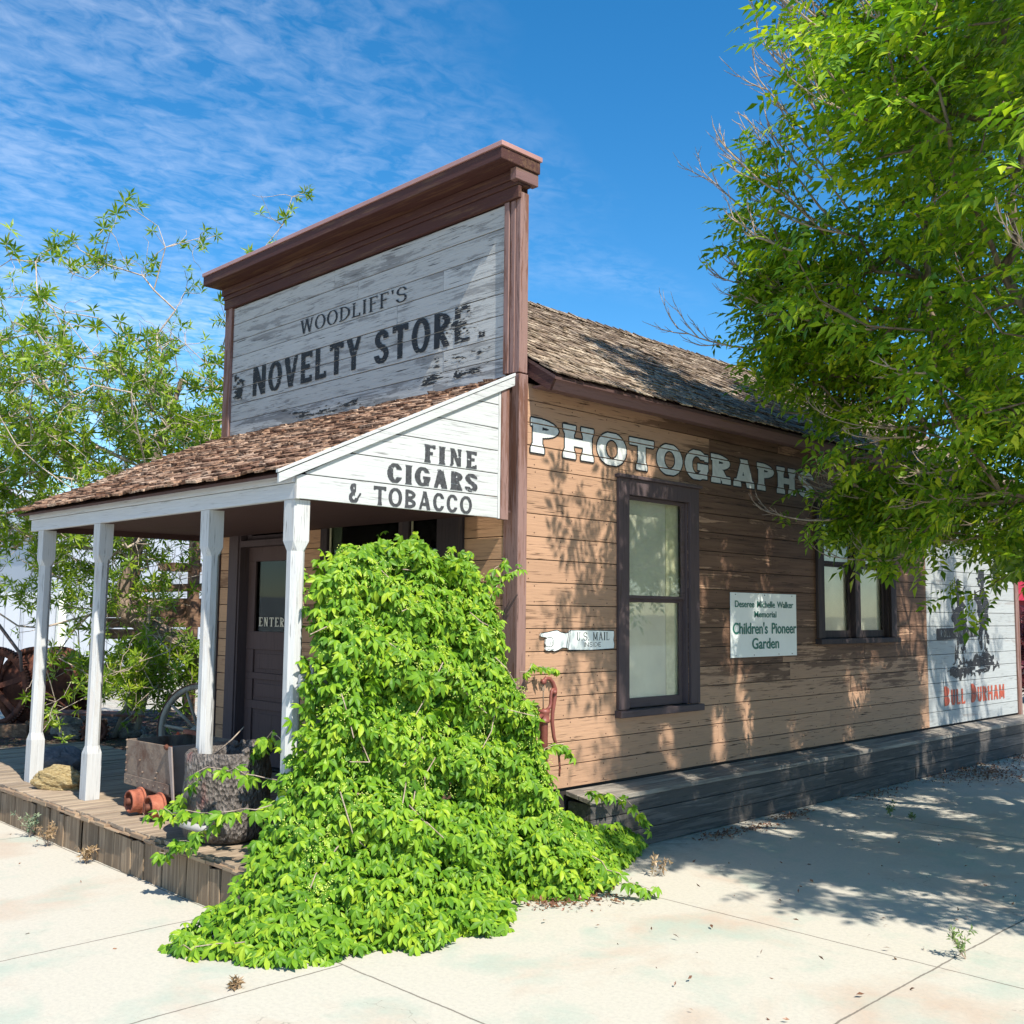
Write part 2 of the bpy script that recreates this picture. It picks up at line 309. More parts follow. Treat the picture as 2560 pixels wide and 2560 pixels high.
# ================================================================ glyph raster lettering
class Gl:
    def __init__(s, w, c, st):
        s.w = w; s.st = st; nx = max(2, int(round(w/c))); ny = int(round(1/c)); s.X, s.Y = np.meshgrid((np.arange(nx)+.5)*w/nx, (np.arange(ny)+.5)/ny)
        s.m = np.zeros(s.X.shape, bool); s.tv = st['tv']; s.th = st['th']; s.sf = st.get('sf', 0); s.sh = st.get('sh', .06); s.fl = st.get('fl', 0)
    def V(s, x, y0=0., y1=1., t=None, b=True, tp=True):
        t = t or s.tv; q = (s.Y-y0)/(y1-y0); fw = s.fl*(np.clip(1-q/.22, 0, 1)**2*(b*1.)+np.clip((q-.78)/.22, 0, 1)**2*(tp*1.))
        s.m |= (np.abs(s.X-x) < t/2+fw) & (s.Y >= y0) & (s.Y <= y1)
        if b and s.sf: s.sfr(x, y0, 1, t)
        if tp and s.sf: s.sfr(x, y1, -1, t)
    def sfr(s, x, y, d, t=None):
        t = t or s.tv; q = (s.Y-y)*d; s.m |= (q >= 0) & (q < s.sh*1.7) & (np.abs(s.X-x) < t/2+s.sf*np.clip(1.7-q/s.sh*.9, .0, 1))
    def H(s, y, x0, x1, t=None): t = t or s.th; s.m |= (np.abs(s.Y-y) < t/2) & (s.X >= x0) & (s.X <= x1)
    def D(s, x0, y0, x1, y1, t):
        xl = x0+(x1-x0)*(s.Y-y0)/(y1-y0); s.m |= (np.abs(s.X-xl) < t/2) & (s.Y >= min(y0, y1)) & (s.Y <= max(y0, y1))
    def ring(s, cx, cy, rx, ry, tv=None, th=None):
        tv = tv or s.tv; th = th or s.th
        o = ((s.X-cx)/rx)**2+((s.Y-cy)/ry)**2 <= 1; i = ((s.X-cx)/max(rx-tv, .01))**2+((s.Y-cy)/max(ry-th, .01))**2 < 1; return o & ~i
def glyph(ch, c, st):
    k = st.get('w', .7); wd = dict(I=.30, W=1.25, M=1.1, O=.95, C=.85, G=.92, L=.72, E=.75, F=.72, T=.85, N=.95, D=.92, H=.95, A=.95, V=.9, Y=.85).get(ch, .82)
    if ch == ' ': return np.zeros((int(round(1/c)), int(round(st.get('sp', .35)/c))), bool)
    if ch in ".'": wd = .26
    w = wd*k
    if ch == 'I': w = st['tv']+2*st.get('sf', 0)+2*st.get('fl', 0)+.04
    g = Gl(w, c, st); X, Y = g.X, g.Y; tv, th, sf = g.tv, g.th, g.sf; l = tv/2+sf+g.fl+.01; r = w-l
    if ch == 'I': g.V(w/2)
    elif ch == '.': g.m |= (np.abs(X-w/2) < tv*.6) & (Y < tv*1.1*.8)
    elif ch == "'": g.m |= (np.abs(X-w/2) < tv*.5*np.clip((Y-.6)*3, 0, 1)) & (Y > .72)
    elif ch == 'O': g.m |= g.ring(w/2, .5, w/2, .52)
    elif ch in 'CG':
        g.m |= g.ring(w/2, .5, w/2, .52); g.m &= ~((X > w*.52) & (np.abs(Y-.5-(.04 if ch == 'G' else 0)) < (.20 if ch == 'C' else .17)))
        if st.get('sf', 0): g.m |= (np.abs(X-w+tv*.3) < tv*.25) & (np.abs(Y-.78) < .12)
        if ch == 'G': g.V(r+sf*.4, .05, .46, b=False, tp=False); g.H(.44, w*.52, w*.99)
    elif ch in 'EFL':
        g.V(l); 
        if ch != 'L': g.H(1-th/2, l, w*.96); g.m |= (np.abs(X-w*.93) < th*.45) & (Y > .80); g.H(.52, l, w*.78)
        if ch != 'F': g.H(th/2, l, w*.98); g.m |= (np.abs(X-w*.95) < th*.45) & (Y < .22)
    elif ch in 'PRB':
        cyt = .73; g.V(l, tp=False); top = g.ring(l, cyt, w*.97-l, .27, tv*1.0, th) & (X >= l); g.m |= top
        g.H(1-th/2, max(0, l-tv/2-sf), l+.02)
        if ch == 'R': g.D(l+tv*.5, .48, w-tv*.6, 0, tv*1.15); g.sf and g.sfr(w-tv*.6, 0, 1)
        if ch == 'B': g.m |= g.ring(l, .26, w-l, .28, tv, th) & (X >= l)
    elif ch == 'D': g.V(l, b=False, tp=False); g.m |= g.ring(l, .5, w-l, .5) & (X >= l); g.H(1-th/2, 0, l+.02); g.H(th/2, 0, l+.02)
    elif ch == 'H': g.V(l); g.V(r); g.H(.5, l, r)
    elif ch == 'T': g.V(w/2, tp=False); g.H(1-th/2, 0.01, w-.01); g.m |= ((X < th*.75) | (X > w-th*.75)) & (Y > .80)
    elif ch == 'U': 
        g.V(l, .3, 1, b=False); g.V(r, .3, 1, b=False, t=tv if not sf else tv*.6); cx = (l+r)/2; g.m |= g.ring(cx, .3, (r-l)/2+tv/2, .32) & (Y < .3)
    elif ch == 'N': t2 = tv*.6 if (sf or g.fl) else tv; g.V(l, t=t2, tp=not sf); g.V(r, t=t2, b=False); g.D(l, 1, r, 0, tv*(.85 if g.fl else 1.15))
    elif ch == 'M': g.V(l, t=tv*.8); g.V(r, t=tv); g.D(l, 1, w/2, .12, tv); g.D(r, 1, w/2, .12, tv*.8)
    elif ch == 'A': g.D(l*.9, 0, w/2, 1, tv*.75); g.D(w-l*.9, 0, w/2, 1, tv*1.15); g.H(.3, w*.25, w*.75); 
    elif ch == 'V': g.D(l*.8, 1, w/2, 0, tv*1.15); g.D(w-l*.8, 1, w/2, 0, tv*.75)
    elif ch == 'Y': g.V(w/2, 0, .48, tp=False); g.D(l*.8, 1, w/2, .42, tv*1.1); g.D(w-l*.8, 1, w/2, .42, tv*.75)
    elif ch == 'W': a = l*.7; g.D(a, 1, w*.29, 0, tv); g.D(w*.5, 1, w*.29, 0, tv*.65); g.D(w*.5, 1, w*.72, 0, tv); g.D(w-a, 1, w*.72, 0, tv*.65)
    elif ch == 'S':
        tp = g.ring(w/2, .735, w*.47, .275, tv, th*1.15) & ~((X > w/2) & (Y < .74)); bt = g.ring(w/2, .265, w*.5, .275, tv, th*1.15) & ~((X < w/2) & (Y > .26)); g.m |= tp | bt
        md = np.abs((Y-.5)+(X-w/2)*.25/w*2*.5) < th*.62; g.m |= md & (np.abs(X-w/2) < w*.22)
    elif ch == '&':
        g.m |= g.ring(w*.42, .76, w*.30, .24, tv*.9, th) & (X < w*.60); g.m |= g.ring(w*.42, .27, w*.40, .29, tv*1.1, th) & ~((X > w*.5) & (Y > .25)); g.D(w*.62, .12, w*.98, .52, tv*.6)
    if ch in 'AVYWM' and sf:
        for (x, y, d) in dict(A=[(l*.9, 0, 1), (w-l*.9, 0, 1)], V=[(l*.8, 1, -1), (w-l*.8, 1, -1)], Y=[(l*.8, 1, -1), (w-l*.8, 1, -1)], W=[(l*.7, 1, -1), (w*.5, 1, -1), (w-l*.7, 1, -1)], M=[])[ch]: g.sfr(x, y, d, tv*.8)
    return g.m
def vnoise(shape, cx, cy, seed):
    r = np.random.default_rng(seed); h, w = shape; gy, gx = int(h/cy)+3, int(w/cx)+3; G = r.random((gy, gx))
    y = np.arange(h)/cy; x = np.arange(w)/cx; yi = y.astype(int); xi = x.astype(int); fy = (y-yi)[:, None]; fx = (x-xi)[None]
    fy = fy*fy*(3-2*fy); fx = fx*fx*(3-2*fx); A = G[yi][:, xi]; B = G[yi][:, xi+1]; C = G[yi+1][:, xi]; D = G[yi+1][:, xi+1]
    return (A*(1-fx)+B*fx)*(1-fy)+(C*(1-fx)+D*fx)*fy
def textmask(txt, H, Wd, cell, st, gap=.12):
    c = cell/H; gs = [glyph(ch, c, st) for ch in txt]; G = int(round(gap/c)); ny = max(g.shape[0] for g in gs)
    tot = sum(g.shape[1] for g in gs)+G*(len(gs)-1); M = np.zeros((ny, tot), bool); x = 0
    for g in gs: M[:g.shape[0], x:x+g.shape[1]] |= g; x += g.shape[1]+G
    nx = int(round(Wd/cell)); idx = (np.arange(nx)*tot/nx).astype(int); return M[:, idx]
def mask_mesh(name, mask, cell, fn, mat, parent, grooves=(), z0=0., gw=.0045, label=None):
    m = mask.copy(); h, w = m.shape
    zc = z0+(np.arange(h)+.5)*cell
    for gz in grooves: m[np.abs(zc-gz) < gw] = False
    V = []; T = []; prev = {}; quads = []
    for j in range(h):
        row = m[j].astype(np.int8); d = np.diff(np.concatenate(([0], row, [0]))); a = np.where(d == 1)[0]; b = np.where(d == -1)[0]; cur = {}
        for p, q in zip(a, b):
            if (p, q) in prev: quads[prev[(p, q)]][3] = j+1; cur[(p, q)] = prev[(p, q)]
            else: quads.append([p, q, j, j+1]); cur[(p, q)] = len(quads)-1
        prev = cur
    for p, q, j0, j1 in quads:
        b = len(V); V += [fn(p*cell, j0*cell), fn(q*cell, j0*cell), fn(q*cell, j1*cell), fn(p*cell, j1*cell)]; T += [(b, b+1, b+2), (b, b+2, b+3)]
    o = arrmesh(name, V, T, mat, parent)
    if label: o['label'] = label
    return o
def wearmask(m, cell, amt, seed, sx=.05, sy=.006):
    n = .6*vnoise(m.shape, sx/cell, sy/cell*1.3, seed)+.4*vnoise(m.shape, .012/cell, .005/cell, seed+1); return m & (n > amt)
def dilate(m, r):
    h, w = m.shape; o = m.copy(); R = int(r)
    for dy in range(-R, R+1):
        for dx in range(-R, R+1):
            if dx*dx+dy*dy <= r*r: 
                o[max(0, dy):h+min(0, dy), max(0, dx):w+min(0, dx)] |= m[max(0, -dy):h+min(0, -dy), max(0, -dx):w+min(0, -dx)]
    return o
# ================================================================ the store
PW, WL, YE, PITCH = .13, -4.21, 9.74, .1672
store = empty('store_building', (-2.1, 4.8, 0), 'old wooden false-front shop building with tan plank side wall and white lettered sign boards', 'building')
SG = [.47+PITCH*i*1.0 for i in range(0, 19)]; SG = [.472+(.1672)*i for i in range(18)]+[3.44]       # siding joints on the long wall
def siding(mbs, plane, axis, a0, a1, joints, holes, th=.02, rnd=.0015, split=None):
    """boards on the plane (axis 'Y': wall at x=plane, 'X': wall at y=plane)"""
    for i in range(len(joints)-1):
        z0, z1 = joints[i]+.003, joints[i+1]-.003; spans = [(a0, a1)]
        for (h0, h1, hz0, hz1) in holes:
            if hz0 < (z0+z1)/2 < hz1:
                ns = []
                for s0, s1 in spans:
                    if h1 <= s0 or h0 >= s1: ns.append((s0, s1)); continue
                    if h0 > s0: ns.append((s0, h0))
                    if h1 < s1: ns.append((h1, s1))
                spans = ns
        for s0, s1 in spans:
            cuts = [s0]; x = s0
            while True:
                x += random.uniform(1.2, 3.6)
                if x > s1-.5: break
                cuts.append(x)
            cuts.append(s1)
            if split is not None and s0 < split < s1: cuts = [c for c in cuts if abs(c-split) > .3 or c in (s0, s1)]+[split]; cuts.sort()
            for c0, c1 in zip(cuts[:-1], cuts[1:]):
                d = random.uniform(-rnd, rnd)-.002; g = .0012; mb = mbs[1] if (split is not None and (c0+c1)/2 > split) else mbs[0]
                if mb is mbs[-1] and len(mbs) > 1: d = -.002
                if axis == 'Y': mb.box(plane-th, plane+d, c0+g, c1-g, z0, z1)
                else: mb.box(c0+g, c1-g, plane-d, plane+th, z0, z1)
w1, w2 = (1.26, 2.09, 1.0, 2.74), (4.38, 5.88, 1.50, 2.76)
A, B = MB(), MB()
siding((A, B), 0, 'Y', .09, YE-.1, SG, [w1, w2], split=6.84, rnd=.003)
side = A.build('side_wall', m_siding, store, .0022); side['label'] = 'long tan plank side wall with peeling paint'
adw = B.build('advertisement_wall', m_adboard, store, .0022); adw['label'] = 'white painted end of the side wall carrying a faded tobacco advertisement'
# backing, back and left walls
b = MB()
b.box(-.10, -.022, .095, w1[0], .1, 3.4); b.box(-.10, -.022, w1[1], w2[0], .1, 3.4); b.box(-.10, -.022, w2[1], YE-.02, .1, 3.4)
b.box(-.10, -.022, w1[0], w1[1], .1, w1[2]); b.box(-.10, -.022, w1[0], w1[1], w1[3], 3.4); b.box(-.10, -.022, w2[0], w2[1], .1, w2[2]); b.box(-.10, -.022, w2[0], w2[1], w2[3], 3.4)
b.box(WL, WL+.08, .1, YE-.02, .0, 3.4); b.box(WL+.08, -.1, YE-.1, YE-.02, 0, 3.4)
b.prism([(WL+.02, 3.4), (-.02, 3.4), (-2.1, 4.86)], .06, Matrix(((1,0,0,0),(0,0,-1,YE-.03),(0,1,0,0),(0,0,0,1))))
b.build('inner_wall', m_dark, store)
mb = MB(); mb.box(-.012, .018, YE-.10, YE, .40, 3.4); mb.box(-.1, .018, YE+.0, YE+.025, .4, 3.4); mb.build('rear_corner_board', m_trim_z, store, .003)
# corner posts and false front
mb = MB(); mb.box(-PW, .024, -.004, .088, .29, 3.49); cp = mb.build('corner_post', m_trim_z, store, .006)
mb = MB(); mb.box(-PW+.01, .018, -.002, .085, 3.50, 4.86); mb.build('corner_post', m_trim_z, store, .005)
mb = MB(); mb.box(-PW-.004, -PW+.045, -.022, -.003, 3.50, 4.80); mb.box(-.075, -.03, -.012, -.003, 3.5, 4.8); mb.build('post_batten', m_trim_z, store, .003)
mb = MB(); mb.box(WL, -4.08, -.022, .085, 3.46, 4.86); mb.build('corner_board', m_trim_z, store, .004); mb = MB(); mb.box(-4.355, -4.20, -.03, .05, .29, 2.37); mb.build('corner_board', m_casing, store, .004); mb = MB(); mb.box(-4.197, -4.165, -.015, .05, .29, 2.40); mb.build('corner_board', m_casing, store, .003)
FJ = [3.36]+[3.50+.1625*i for i in range(9)]
FJ = [3.30, 3.465, 3.63, 3.796, 3.96, 4.124, 4.288, 4.455, 4.628, 4.80]
A = MB(); siding((A,), 0, 'X', -4.08, -PW, FJ[2:], [], rnd=.002); ff = A.build('false_front', m_signboard, store, .0022); ff['label'] = 'weathered white board false front with the shop name'
A = MB(); siding((A,), 0, 'X', -4.08, -PW, FJ[:3], [], rnd=.002); A.build('false_front_foot', m_signboard_low, store, .0022)
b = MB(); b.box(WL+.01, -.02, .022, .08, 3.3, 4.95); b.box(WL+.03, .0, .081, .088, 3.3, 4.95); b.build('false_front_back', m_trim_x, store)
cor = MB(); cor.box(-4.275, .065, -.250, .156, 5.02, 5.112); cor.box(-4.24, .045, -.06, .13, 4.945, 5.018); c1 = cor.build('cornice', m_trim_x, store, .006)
mb = MB(); mb.box(-4.285, .078, -.26, .166, 5.114, 5.150); mb.build('cap_flashing', m_flash, c1, .003)
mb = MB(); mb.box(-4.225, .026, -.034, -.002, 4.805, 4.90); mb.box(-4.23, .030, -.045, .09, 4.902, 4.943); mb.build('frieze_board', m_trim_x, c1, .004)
mb = MB(); mb.box(-.012, .052, -.085, .150, 4.925, 5.017); mb.build('cornice_return', m_trim_y, c1, .005)
# lower front wall with door and shop window
dj = [.30+PITCH*i for i in range(14)]+[2.62]
dh = (-3.79, -2.90, .29, 2.80); sw = (-2.30, -.82, .95, 2.53)
A = MB(); siding((A,), 0, 'X', -4.16, -PW, dj, [dh, sw]); A.build('front_wall', m_siding_x, store, .0022)
b = MB(); b.box(-4.16, dh[0], .022, .06, .29, 3.3); b.box(dh[1], sw[0], .022, .06, .29, 3.3); b.box(sw[1], -.12, .022, .06, .29, 3.3); b.box(sw[0], sw[1], .022, .06, .29, sw[2]); b.box(sw[0], sw[1], .022, .06, sw[3], 3.3); b.box(dh[0], dh[1], .022, .06, 2.8, 3.3)
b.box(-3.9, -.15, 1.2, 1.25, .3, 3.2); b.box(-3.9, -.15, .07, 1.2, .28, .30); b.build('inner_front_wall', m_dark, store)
# door
door = MB(); X0, X1 = -3.77, -2.92; ys, ye = .085, .125
def frame(mb, x0, x1, z0, z1, rects):
    """slab with rectangular openings; rects sorted by z, full-width rails between"""
    z = z0
    for (a0, a1, c0, c1) in rects:
        mb.box(x0, x1, ys, ye, z, c0); mb.box(x0, a0, ys, ye, c0, c1); mb.box(a1, x1, ys, ye, c0, c1); z = c1
    mb.box(x0, x1, ys, ye, z, z1)
pan = [(-3.64, -3.05, .45, .82), (-3.64, -3.05, .90, 1.10), (-3.64, -3.05, 1.16, 1.38), (-3.64, -3.05, 1.55, 2.22)]
frame(door, X0, X1, .31, 2.36, pan); dr = door.build('door', m_door, store, .004); dr['label'] = 'brown panelled shop door with glazed upper light'
mb = MB()
for a0, a1, c0, c1 in pan[:3]: mb.box(a0, a1, .102, .112, c0, c1); mb.box(a0+.05, a1-.05, .094, .101, c0+.04, c1-.04)
mb.build('door_panel', m_door, dr, .004)
mb = MB(); mb.box(-3.64, -3.05, .104, .108, 1.55, 2.22); mb.build('pane', m_glassdark, dr)
mb = MB(); mb.lathe([(0, -.05), (.02, -.05), (.028, -.035), (.02, -.02), (.01, -.01), (.01, 0)], 12, Matrix.Translation((-3.0, .085, 1.3)) @ Matrix.Rotation(-math.pi/2, 4, 'X')); mb.build('door_knob', m_iron, dr)
mb = MB(); mb.box(-3.97, -3.80, -.024, .0, .29, 2.80); mb.box(-2.90, -2.77, -.024, .0, .29, 2.80); mb.box(-3.80, -3.775, -.01, .12, .29, 2.80); mb.box(-2.918, -2.90, -.01, .12, .29, 2.80)
mb.box(-3.775, -2.918, -.012, .12, 2.36, 2.42); mb.box(-3.775, -3.70, .06, .11, 2.42, 2.80); mb.box(-2.99, -2.918, .06, .11, 2.42, 2.80); mb.box(-3.70, -2.99, .06, .11, 2.42, 2.47); mb.build('door_frame', m_casing, store, .004)
mb = MB(); mb.box(-3.70, -2.99, .083, .087, 2.47, 2.80); mb.build('transom_pane', m_glassdark, store)
# shop window
swf = MB(); swf.box(-2.40, -2.30, -.03, .04, .90, 2.53); swf.box(-1.31, -1.18, -.03, .04, .95, 2.53); swf.box(-.84, -.55, -.028, .04, .90, 2.53); swf.box(-2.55, -.50, -.055, .0, 2.535, 2.60); swf.box(-2.62, -.46, -.085, .0, 2.602, 2.64); swf.box(-2.5, -.5, -.07, .04, .84, .90)
sf = swf.build('shop_window', m_casing_dark, store, .004)
mb = MB(); mb.box(-2.30, -1.31, .012, .016, .95, 2.52); mb.box(-1.18, -.84, .012, .016, .95, 2.52); mb.build('pane', m_glassdark, sf)
mb = MB(); mb.box(-2.30, -2.16, .03, .036, .95, 2.52); mb.build('curtain', m_curtain, sf)
mb = MB(); mb.box(-2.30, -2.285, .0, .011, .95, 2.52); mb.box(-2.285, -1.31, .0, .011, 2.50, 2.53); mb.box(-1.18, -1.168, 0, .011, .95, 2.52); mb.box(-1.168, -.84, 0, .011, 2.50, 2.53); mb.build('sash', m_curtain, sf)
# side windows
def sash_window(y0, y1, z0, z1, gl, rail, matz, maty, cols, lab, cw=.13):
    f = MB(); f.box(.0, .030, y0, y0+cw, z0+.06, z1-.0); f.box(.0, .030, y1-cw, y1, z0+.06, z1); f.box(.0, .032, y0+cw, y1-cw, z1-.13, z1); f.box(-.002, .055, y0-.02, y1+.02, z1+.001, z1+.028)
    f.box(-.06, .0, y0+cw, y0+cw+.018, z0+.06, z1-.13); f.box(-.06, .0, y1-cw-.018, y1-cw, z0+.06, z1-.13)
    o = f.build('window', matz, store, .004); o['label'] = lab
    s = MB(); s.box(-.05, .065, y0-.015, y1+.015, z0, z0+.055); s.build('sill', maty, o, .006)
    a0, a1 = y0+cw+.018, y1-cw-.018; n = cols; zz = z0+.06; cwid = (a1-a0-(n-1)*.12)/n
    s = MB(); gp = MB(); bl = MB(); cu = MB()
    for k in range(n):
        c0 = a0+k*(cwid+.12); c1 = c0+cwid
        if k: s.box(-.055, .012, c0-.12, c0, zz, z1-.13)
        zt = z1-.131
        for (q0, q1, xo) in ((zz, rail, -.045), (rail, zt, -.018)):
            s.box(xo-.02, xo, c0+.001, c0+.03, q0, q1); s.box(xo-.02, xo, c1-.045, c1-.001, q0, q1); s.box(xo-.02, xo+.001, c0+.03, c1-.045, q1-.03, q1); s.box(xo-.02, xo+.001, c0+.03, c1-.045, q0, q0+(.075 if xo < -.03 else .025))
            gp.box(xo-.013, xo-.009, c0+.03, c1-.045, q0+.02, q1-.028)
        bl.box(-.092, -.086, c0, c1, zz, zt); cu.box(-.082, -.078, c1-(.19 if n == 1 else .08), c1-.02, zz, zt)
    s.build('sash', maty, o, .003); gp.build('pane', m_glass, o); bl.build('blind', m_blind, o)
    if n == 1: cu.build('curtain', m_curtain, o)
sash_window(1.13, 2.22, .945, 2.84, None, 1.88, m_casing, m_casing_y, 1, 'tall single sash window nearest the corner post')
sash_window(4.26, 6.0, 1.47, 2.86, None, 2.29, m_casing_dark, m_casing_dark, 2, 'wide dark-framed double window beyond the memorial sign')
# ---- roofs with individual shingles
def shingles(mb, P0, U, Vd, lu, lv, wmin, wmax, expo, thick, lift, sag=0., ragged=.012):
    """P0 lower corner, U along eave, Vd up the slope"""
    U = Vector(U).normalized(); Vd = Vector(Vd).normalized(); Nn = U.cross(Vd).normalized()
    if Nn.z < 0: Nn = -Nn
    rows = int(lv/expo)
    for j in range(rows+1):
        u = -random.uniform(0, wmax)
        while u < lu:
            w = random.uniform(wmin, wmax); u0 = max(u, 0); u1 = min(u+w-.004, lu); u += w
            if u1-u0 < .02: continue
            v0 = j*expo+random.uniform(-ragged, ragged)-(.012 if j == 0 else 0); v1 = min(v0+expo*1.9, lv)
            if v1-v0 < .02: v0 = lv-.05; v1 = lv
            a = lift+random.uniform(0, .010); cu = random.uniform(-.006, .012); t = thick*random.uniform(.6, 1.3)
            pts = []
            for (uu, vv, hh) in ((u0, v0, a+max(0, cu)), (u1, v0, a+max(0, -cu)), (u1, v1, .004), (u0, v1, .004)):
                base = Vector(P0)+U*uu+Vd*vv+Nn*hh; base.z += sag*math.sin(uu*1.7)*.4; pts.append(base)
            vs = pts+[p+Nn*t for p in pts]
            mb.add([tuple(q) for q in vs], [(0,3,2,1),(4,5,6,7),(0,1,5,4),(1,2,6,5),(2,3,7,6),(3,0,4,7)])
# main roof: eave at x=.20 z=3.50, ridge x=-2.1 z=4.94
ez, ex, rz, rx = 3.455, .285, 4.93, -2.105
for sgn, lab in ((1, 'shingled roof slope above the long side wall'), (-1, 'hidden far roof slope')):
    mb = MB(); exx = ex if sgn > 0 else 2*rx-ex
    vd = Vector((rx-exx, 0, rz-ez)); n_ = vd.length
    shingles(mb, (exx, .10, ez), (0, 1, 0), vd, YE+.1, n_, .07 if sgn > 0 else .3, .15 if sgn > 0 else .6, .105 if sgn > 0 else .2, .009, .008)
    o = mb.build('roof', m_shin_m, store); o['label'] = lab
mb = MB()
for sgn in (1, -1):
    exx = ex if sgn > 0 else 2*rx-ex; q = sgn
    mb.add([(exx-.004*q, .1, ez-.006), (exx-.004*q, YE+.2, ez-.006), (rx, YE+.2, rz-.006), (rx, .1, rz-.006), (exx-.004*q, .1, ez-.03), (exx-.004*q, YE+.2, ez-.03), (rx, YE+.2, rz-.03), (rx, .1, rz-.03)],
           [(0,1,2,3),(4,7,6,5),(0,4,5,1),(1,5,6,2),(2,6,7,3),(3,7,4,0)])
mb.build('roof_deck', m_soffit, store)
mb = MB(); y = .1
while y < YE+.15:
    w = random.uniform(.09, .16)
    for q in (1, -1):
        a = Vector((rx, 0, rz+.03)); d = Vector((.13*q, 0, -.075)); hh = random.uniform(0, .02)
        mb.add([(a.x, y, a.z+hh), (a.x+d.x, y+random.uniform(-.01, .01), a.z+d.z+hh*.5), (a.x+d.x, y+w-.005, a.z+d.z), (a.x, y+w-.005, a.z), (a.x, y, a.z+hh+.01), (a.x+d.x, y, a.z+d.z+hh*.5+.01), (a.x+d.x, y+w-.005, a.z+d.z+.01), (a.x, y+w-.005, a.z+.01)], [(0,1,2,3),(4,7,6,5),(0,4,5,1),(1,5,6,2),(2,6,7,3),(3,7,4,0)])
    y += w
mb.build('ridge_cap', m_shin_m, store)
mb = MB(); mb.prism([(.268, 3.452), (.218, 3.362), (.198, 3.373), (.248, 3.463)], YE-.03, Matrix(((1,0,0,0),(0,0,1,.132),(0,1,0,0),(0,0,0,1)))); mb.build('eave_fascia', m_trim_y, store, .003)
mb = MB(); mb.box(.02, .205, .135, YE+.09, 3.400, 3.412); mb.build('soffit', m_trim_y, store)
vd = Vector((rx-.2, 0, rz-ez)).normalized(); 
Mr = Matrix(((1,0,0,0),(0,0,-1,.135),(0,1,0,0),(0,0,0,1)))
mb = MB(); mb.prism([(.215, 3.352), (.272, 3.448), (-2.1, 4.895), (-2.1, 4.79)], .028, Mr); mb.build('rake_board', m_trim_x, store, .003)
# ---- porch
PY, PB, PT = -1.847, 2.418, 2.575
porch = MB(); vd = Vector((0, 1.93, 1.0)); ln = 2.09
p0 = Vector((-4.30, -1.965, 2.565)); up_ = Vector((0, -.03+1.965, 3.445-2.565))
shingles(porch, p0, (1, 0, 0), up_, 4.315, up_.length, .055, .16, .10, .014, .017, ragged=.03); pr = porch.build('porch_roof', m_shin_p, store); pr['label'] = 'brown shingled lean-to roof over the porch'
mb = MB(); n0 = p0-Vector((0, 0, .008))
a, b_, c_, d_ = (-4.27, -1.93, 2.565), (0.0, -1.93, 2.565), (0, -.03, 3.43), (-4.27, -.03, 3.43)
mb.add([a, b_, c_, d_]+[(q[0], q[1], q[2]-.02) for q in (a, b_, c_, d_)], [(0,1,2,3),(4,7,6,5),(0,4,5,1),(1,5,6,2),(2,6,7,3),(3,7,4,0)]); mb.build('roof_deck', m_soffit, pr)
mb = MB(); mb.box(-4.2, -.03, -.03, -.008, 3.40, 3.47); mb.build('head_flashing', m_trim_x, store)
bm = MB(); bm.box(-4.16, -.022, PY, PY+.04, PB, 2.515); bm.box(-4.17, -.022, PY-.018, PY+.03, 2.518, 2.585); beam = bm.build('porch_beam', m_white_x, store, .003)
mb = MB(); mb.box(-4.14, -.03, PY+.045, -.03, 2.47, 2.485); mb.build('porch_ceiling', m_soffit, store)
# gable boards facing the side
GB = [PB, 2.57, 2.735, 2.90, 3.06, 3.23, 3.42]
def topz(y): return 2.545+(y+1.86)*(3.40-2.545)/(1.86-.10)
g = MB()
for z0, z1 in zip(GB[:-1], GB[1:]):
    z0 += .003; z1 -= .003; yl = max(-1.848, -1.86+(z0-2.535)/.486 if z0 > 2.54 else -1.848); yr = -.186
    ta, tb = min(z1, topz(yl)), min(z1, topz(yr)); poly = [(yl, z0), (yr, z0)]
    poly.append((yr, tb))
    ycut = -1.86+(z1-2.545)/.486
    if yl < ycut < yr: poly.append((ycut, z1))
    if topz(yl) > z0+.002: poly.append((yl, ta))
    g.prism(poly, .018, Matrix(((0,0,1,-.019),(1,0,0,0),(0,1,0,0),(0,0,0,1))))
gb = g.build('gable_board', m_white, store, .0018); gb['label'] = 'white gable boards of the porch with tobacco lettering'
g = MB(); g.prism([(-1.985, 2.50), (-1.985, 2.555), (-.045, 3.455), (-.045, 3.39)], .02, Matrix(((0,0,1,.001),(1,0,0,0),(0,1,0,0),(0,0,0,1))))
g.prism([(-1.995, 2.557), (-1.995, 2.576), (-.045, 3.482), (-.045, 3.458)], .026, Matrix(((0,0,1,.001),(1,0,0,0),(0,1,0,0),(0,0,0,1)))); g.build('gable_rake', m_white, store, .002)
g = MB(); g.box(-.02, .004, -1.852, -1.832, PB, 2.50); g.build('gable_edge', m_white_z, store, .002); g = MB(); g.box(-.02, .002, -.185, -.165, PB-.002, 3.33); g.build('gable_edge', m_white_z, store, .002)
g = MB(); g.box(-.03, .006, -.163, -.085, PB-.006, 3.36); g.build('gable_trim', m_trim_z, store, .003)
g = MB(); g.prism([(-1.84, 2.42), (-.06, 2.42), (-.06, 3.36), (-1.84, 2.5)], .02, Matrix(((0,0,1,-4.16),(1,0,0,0),(0,1,0,0),(0,0,0,1)))); g.build('far_gable', m_soffit, store)
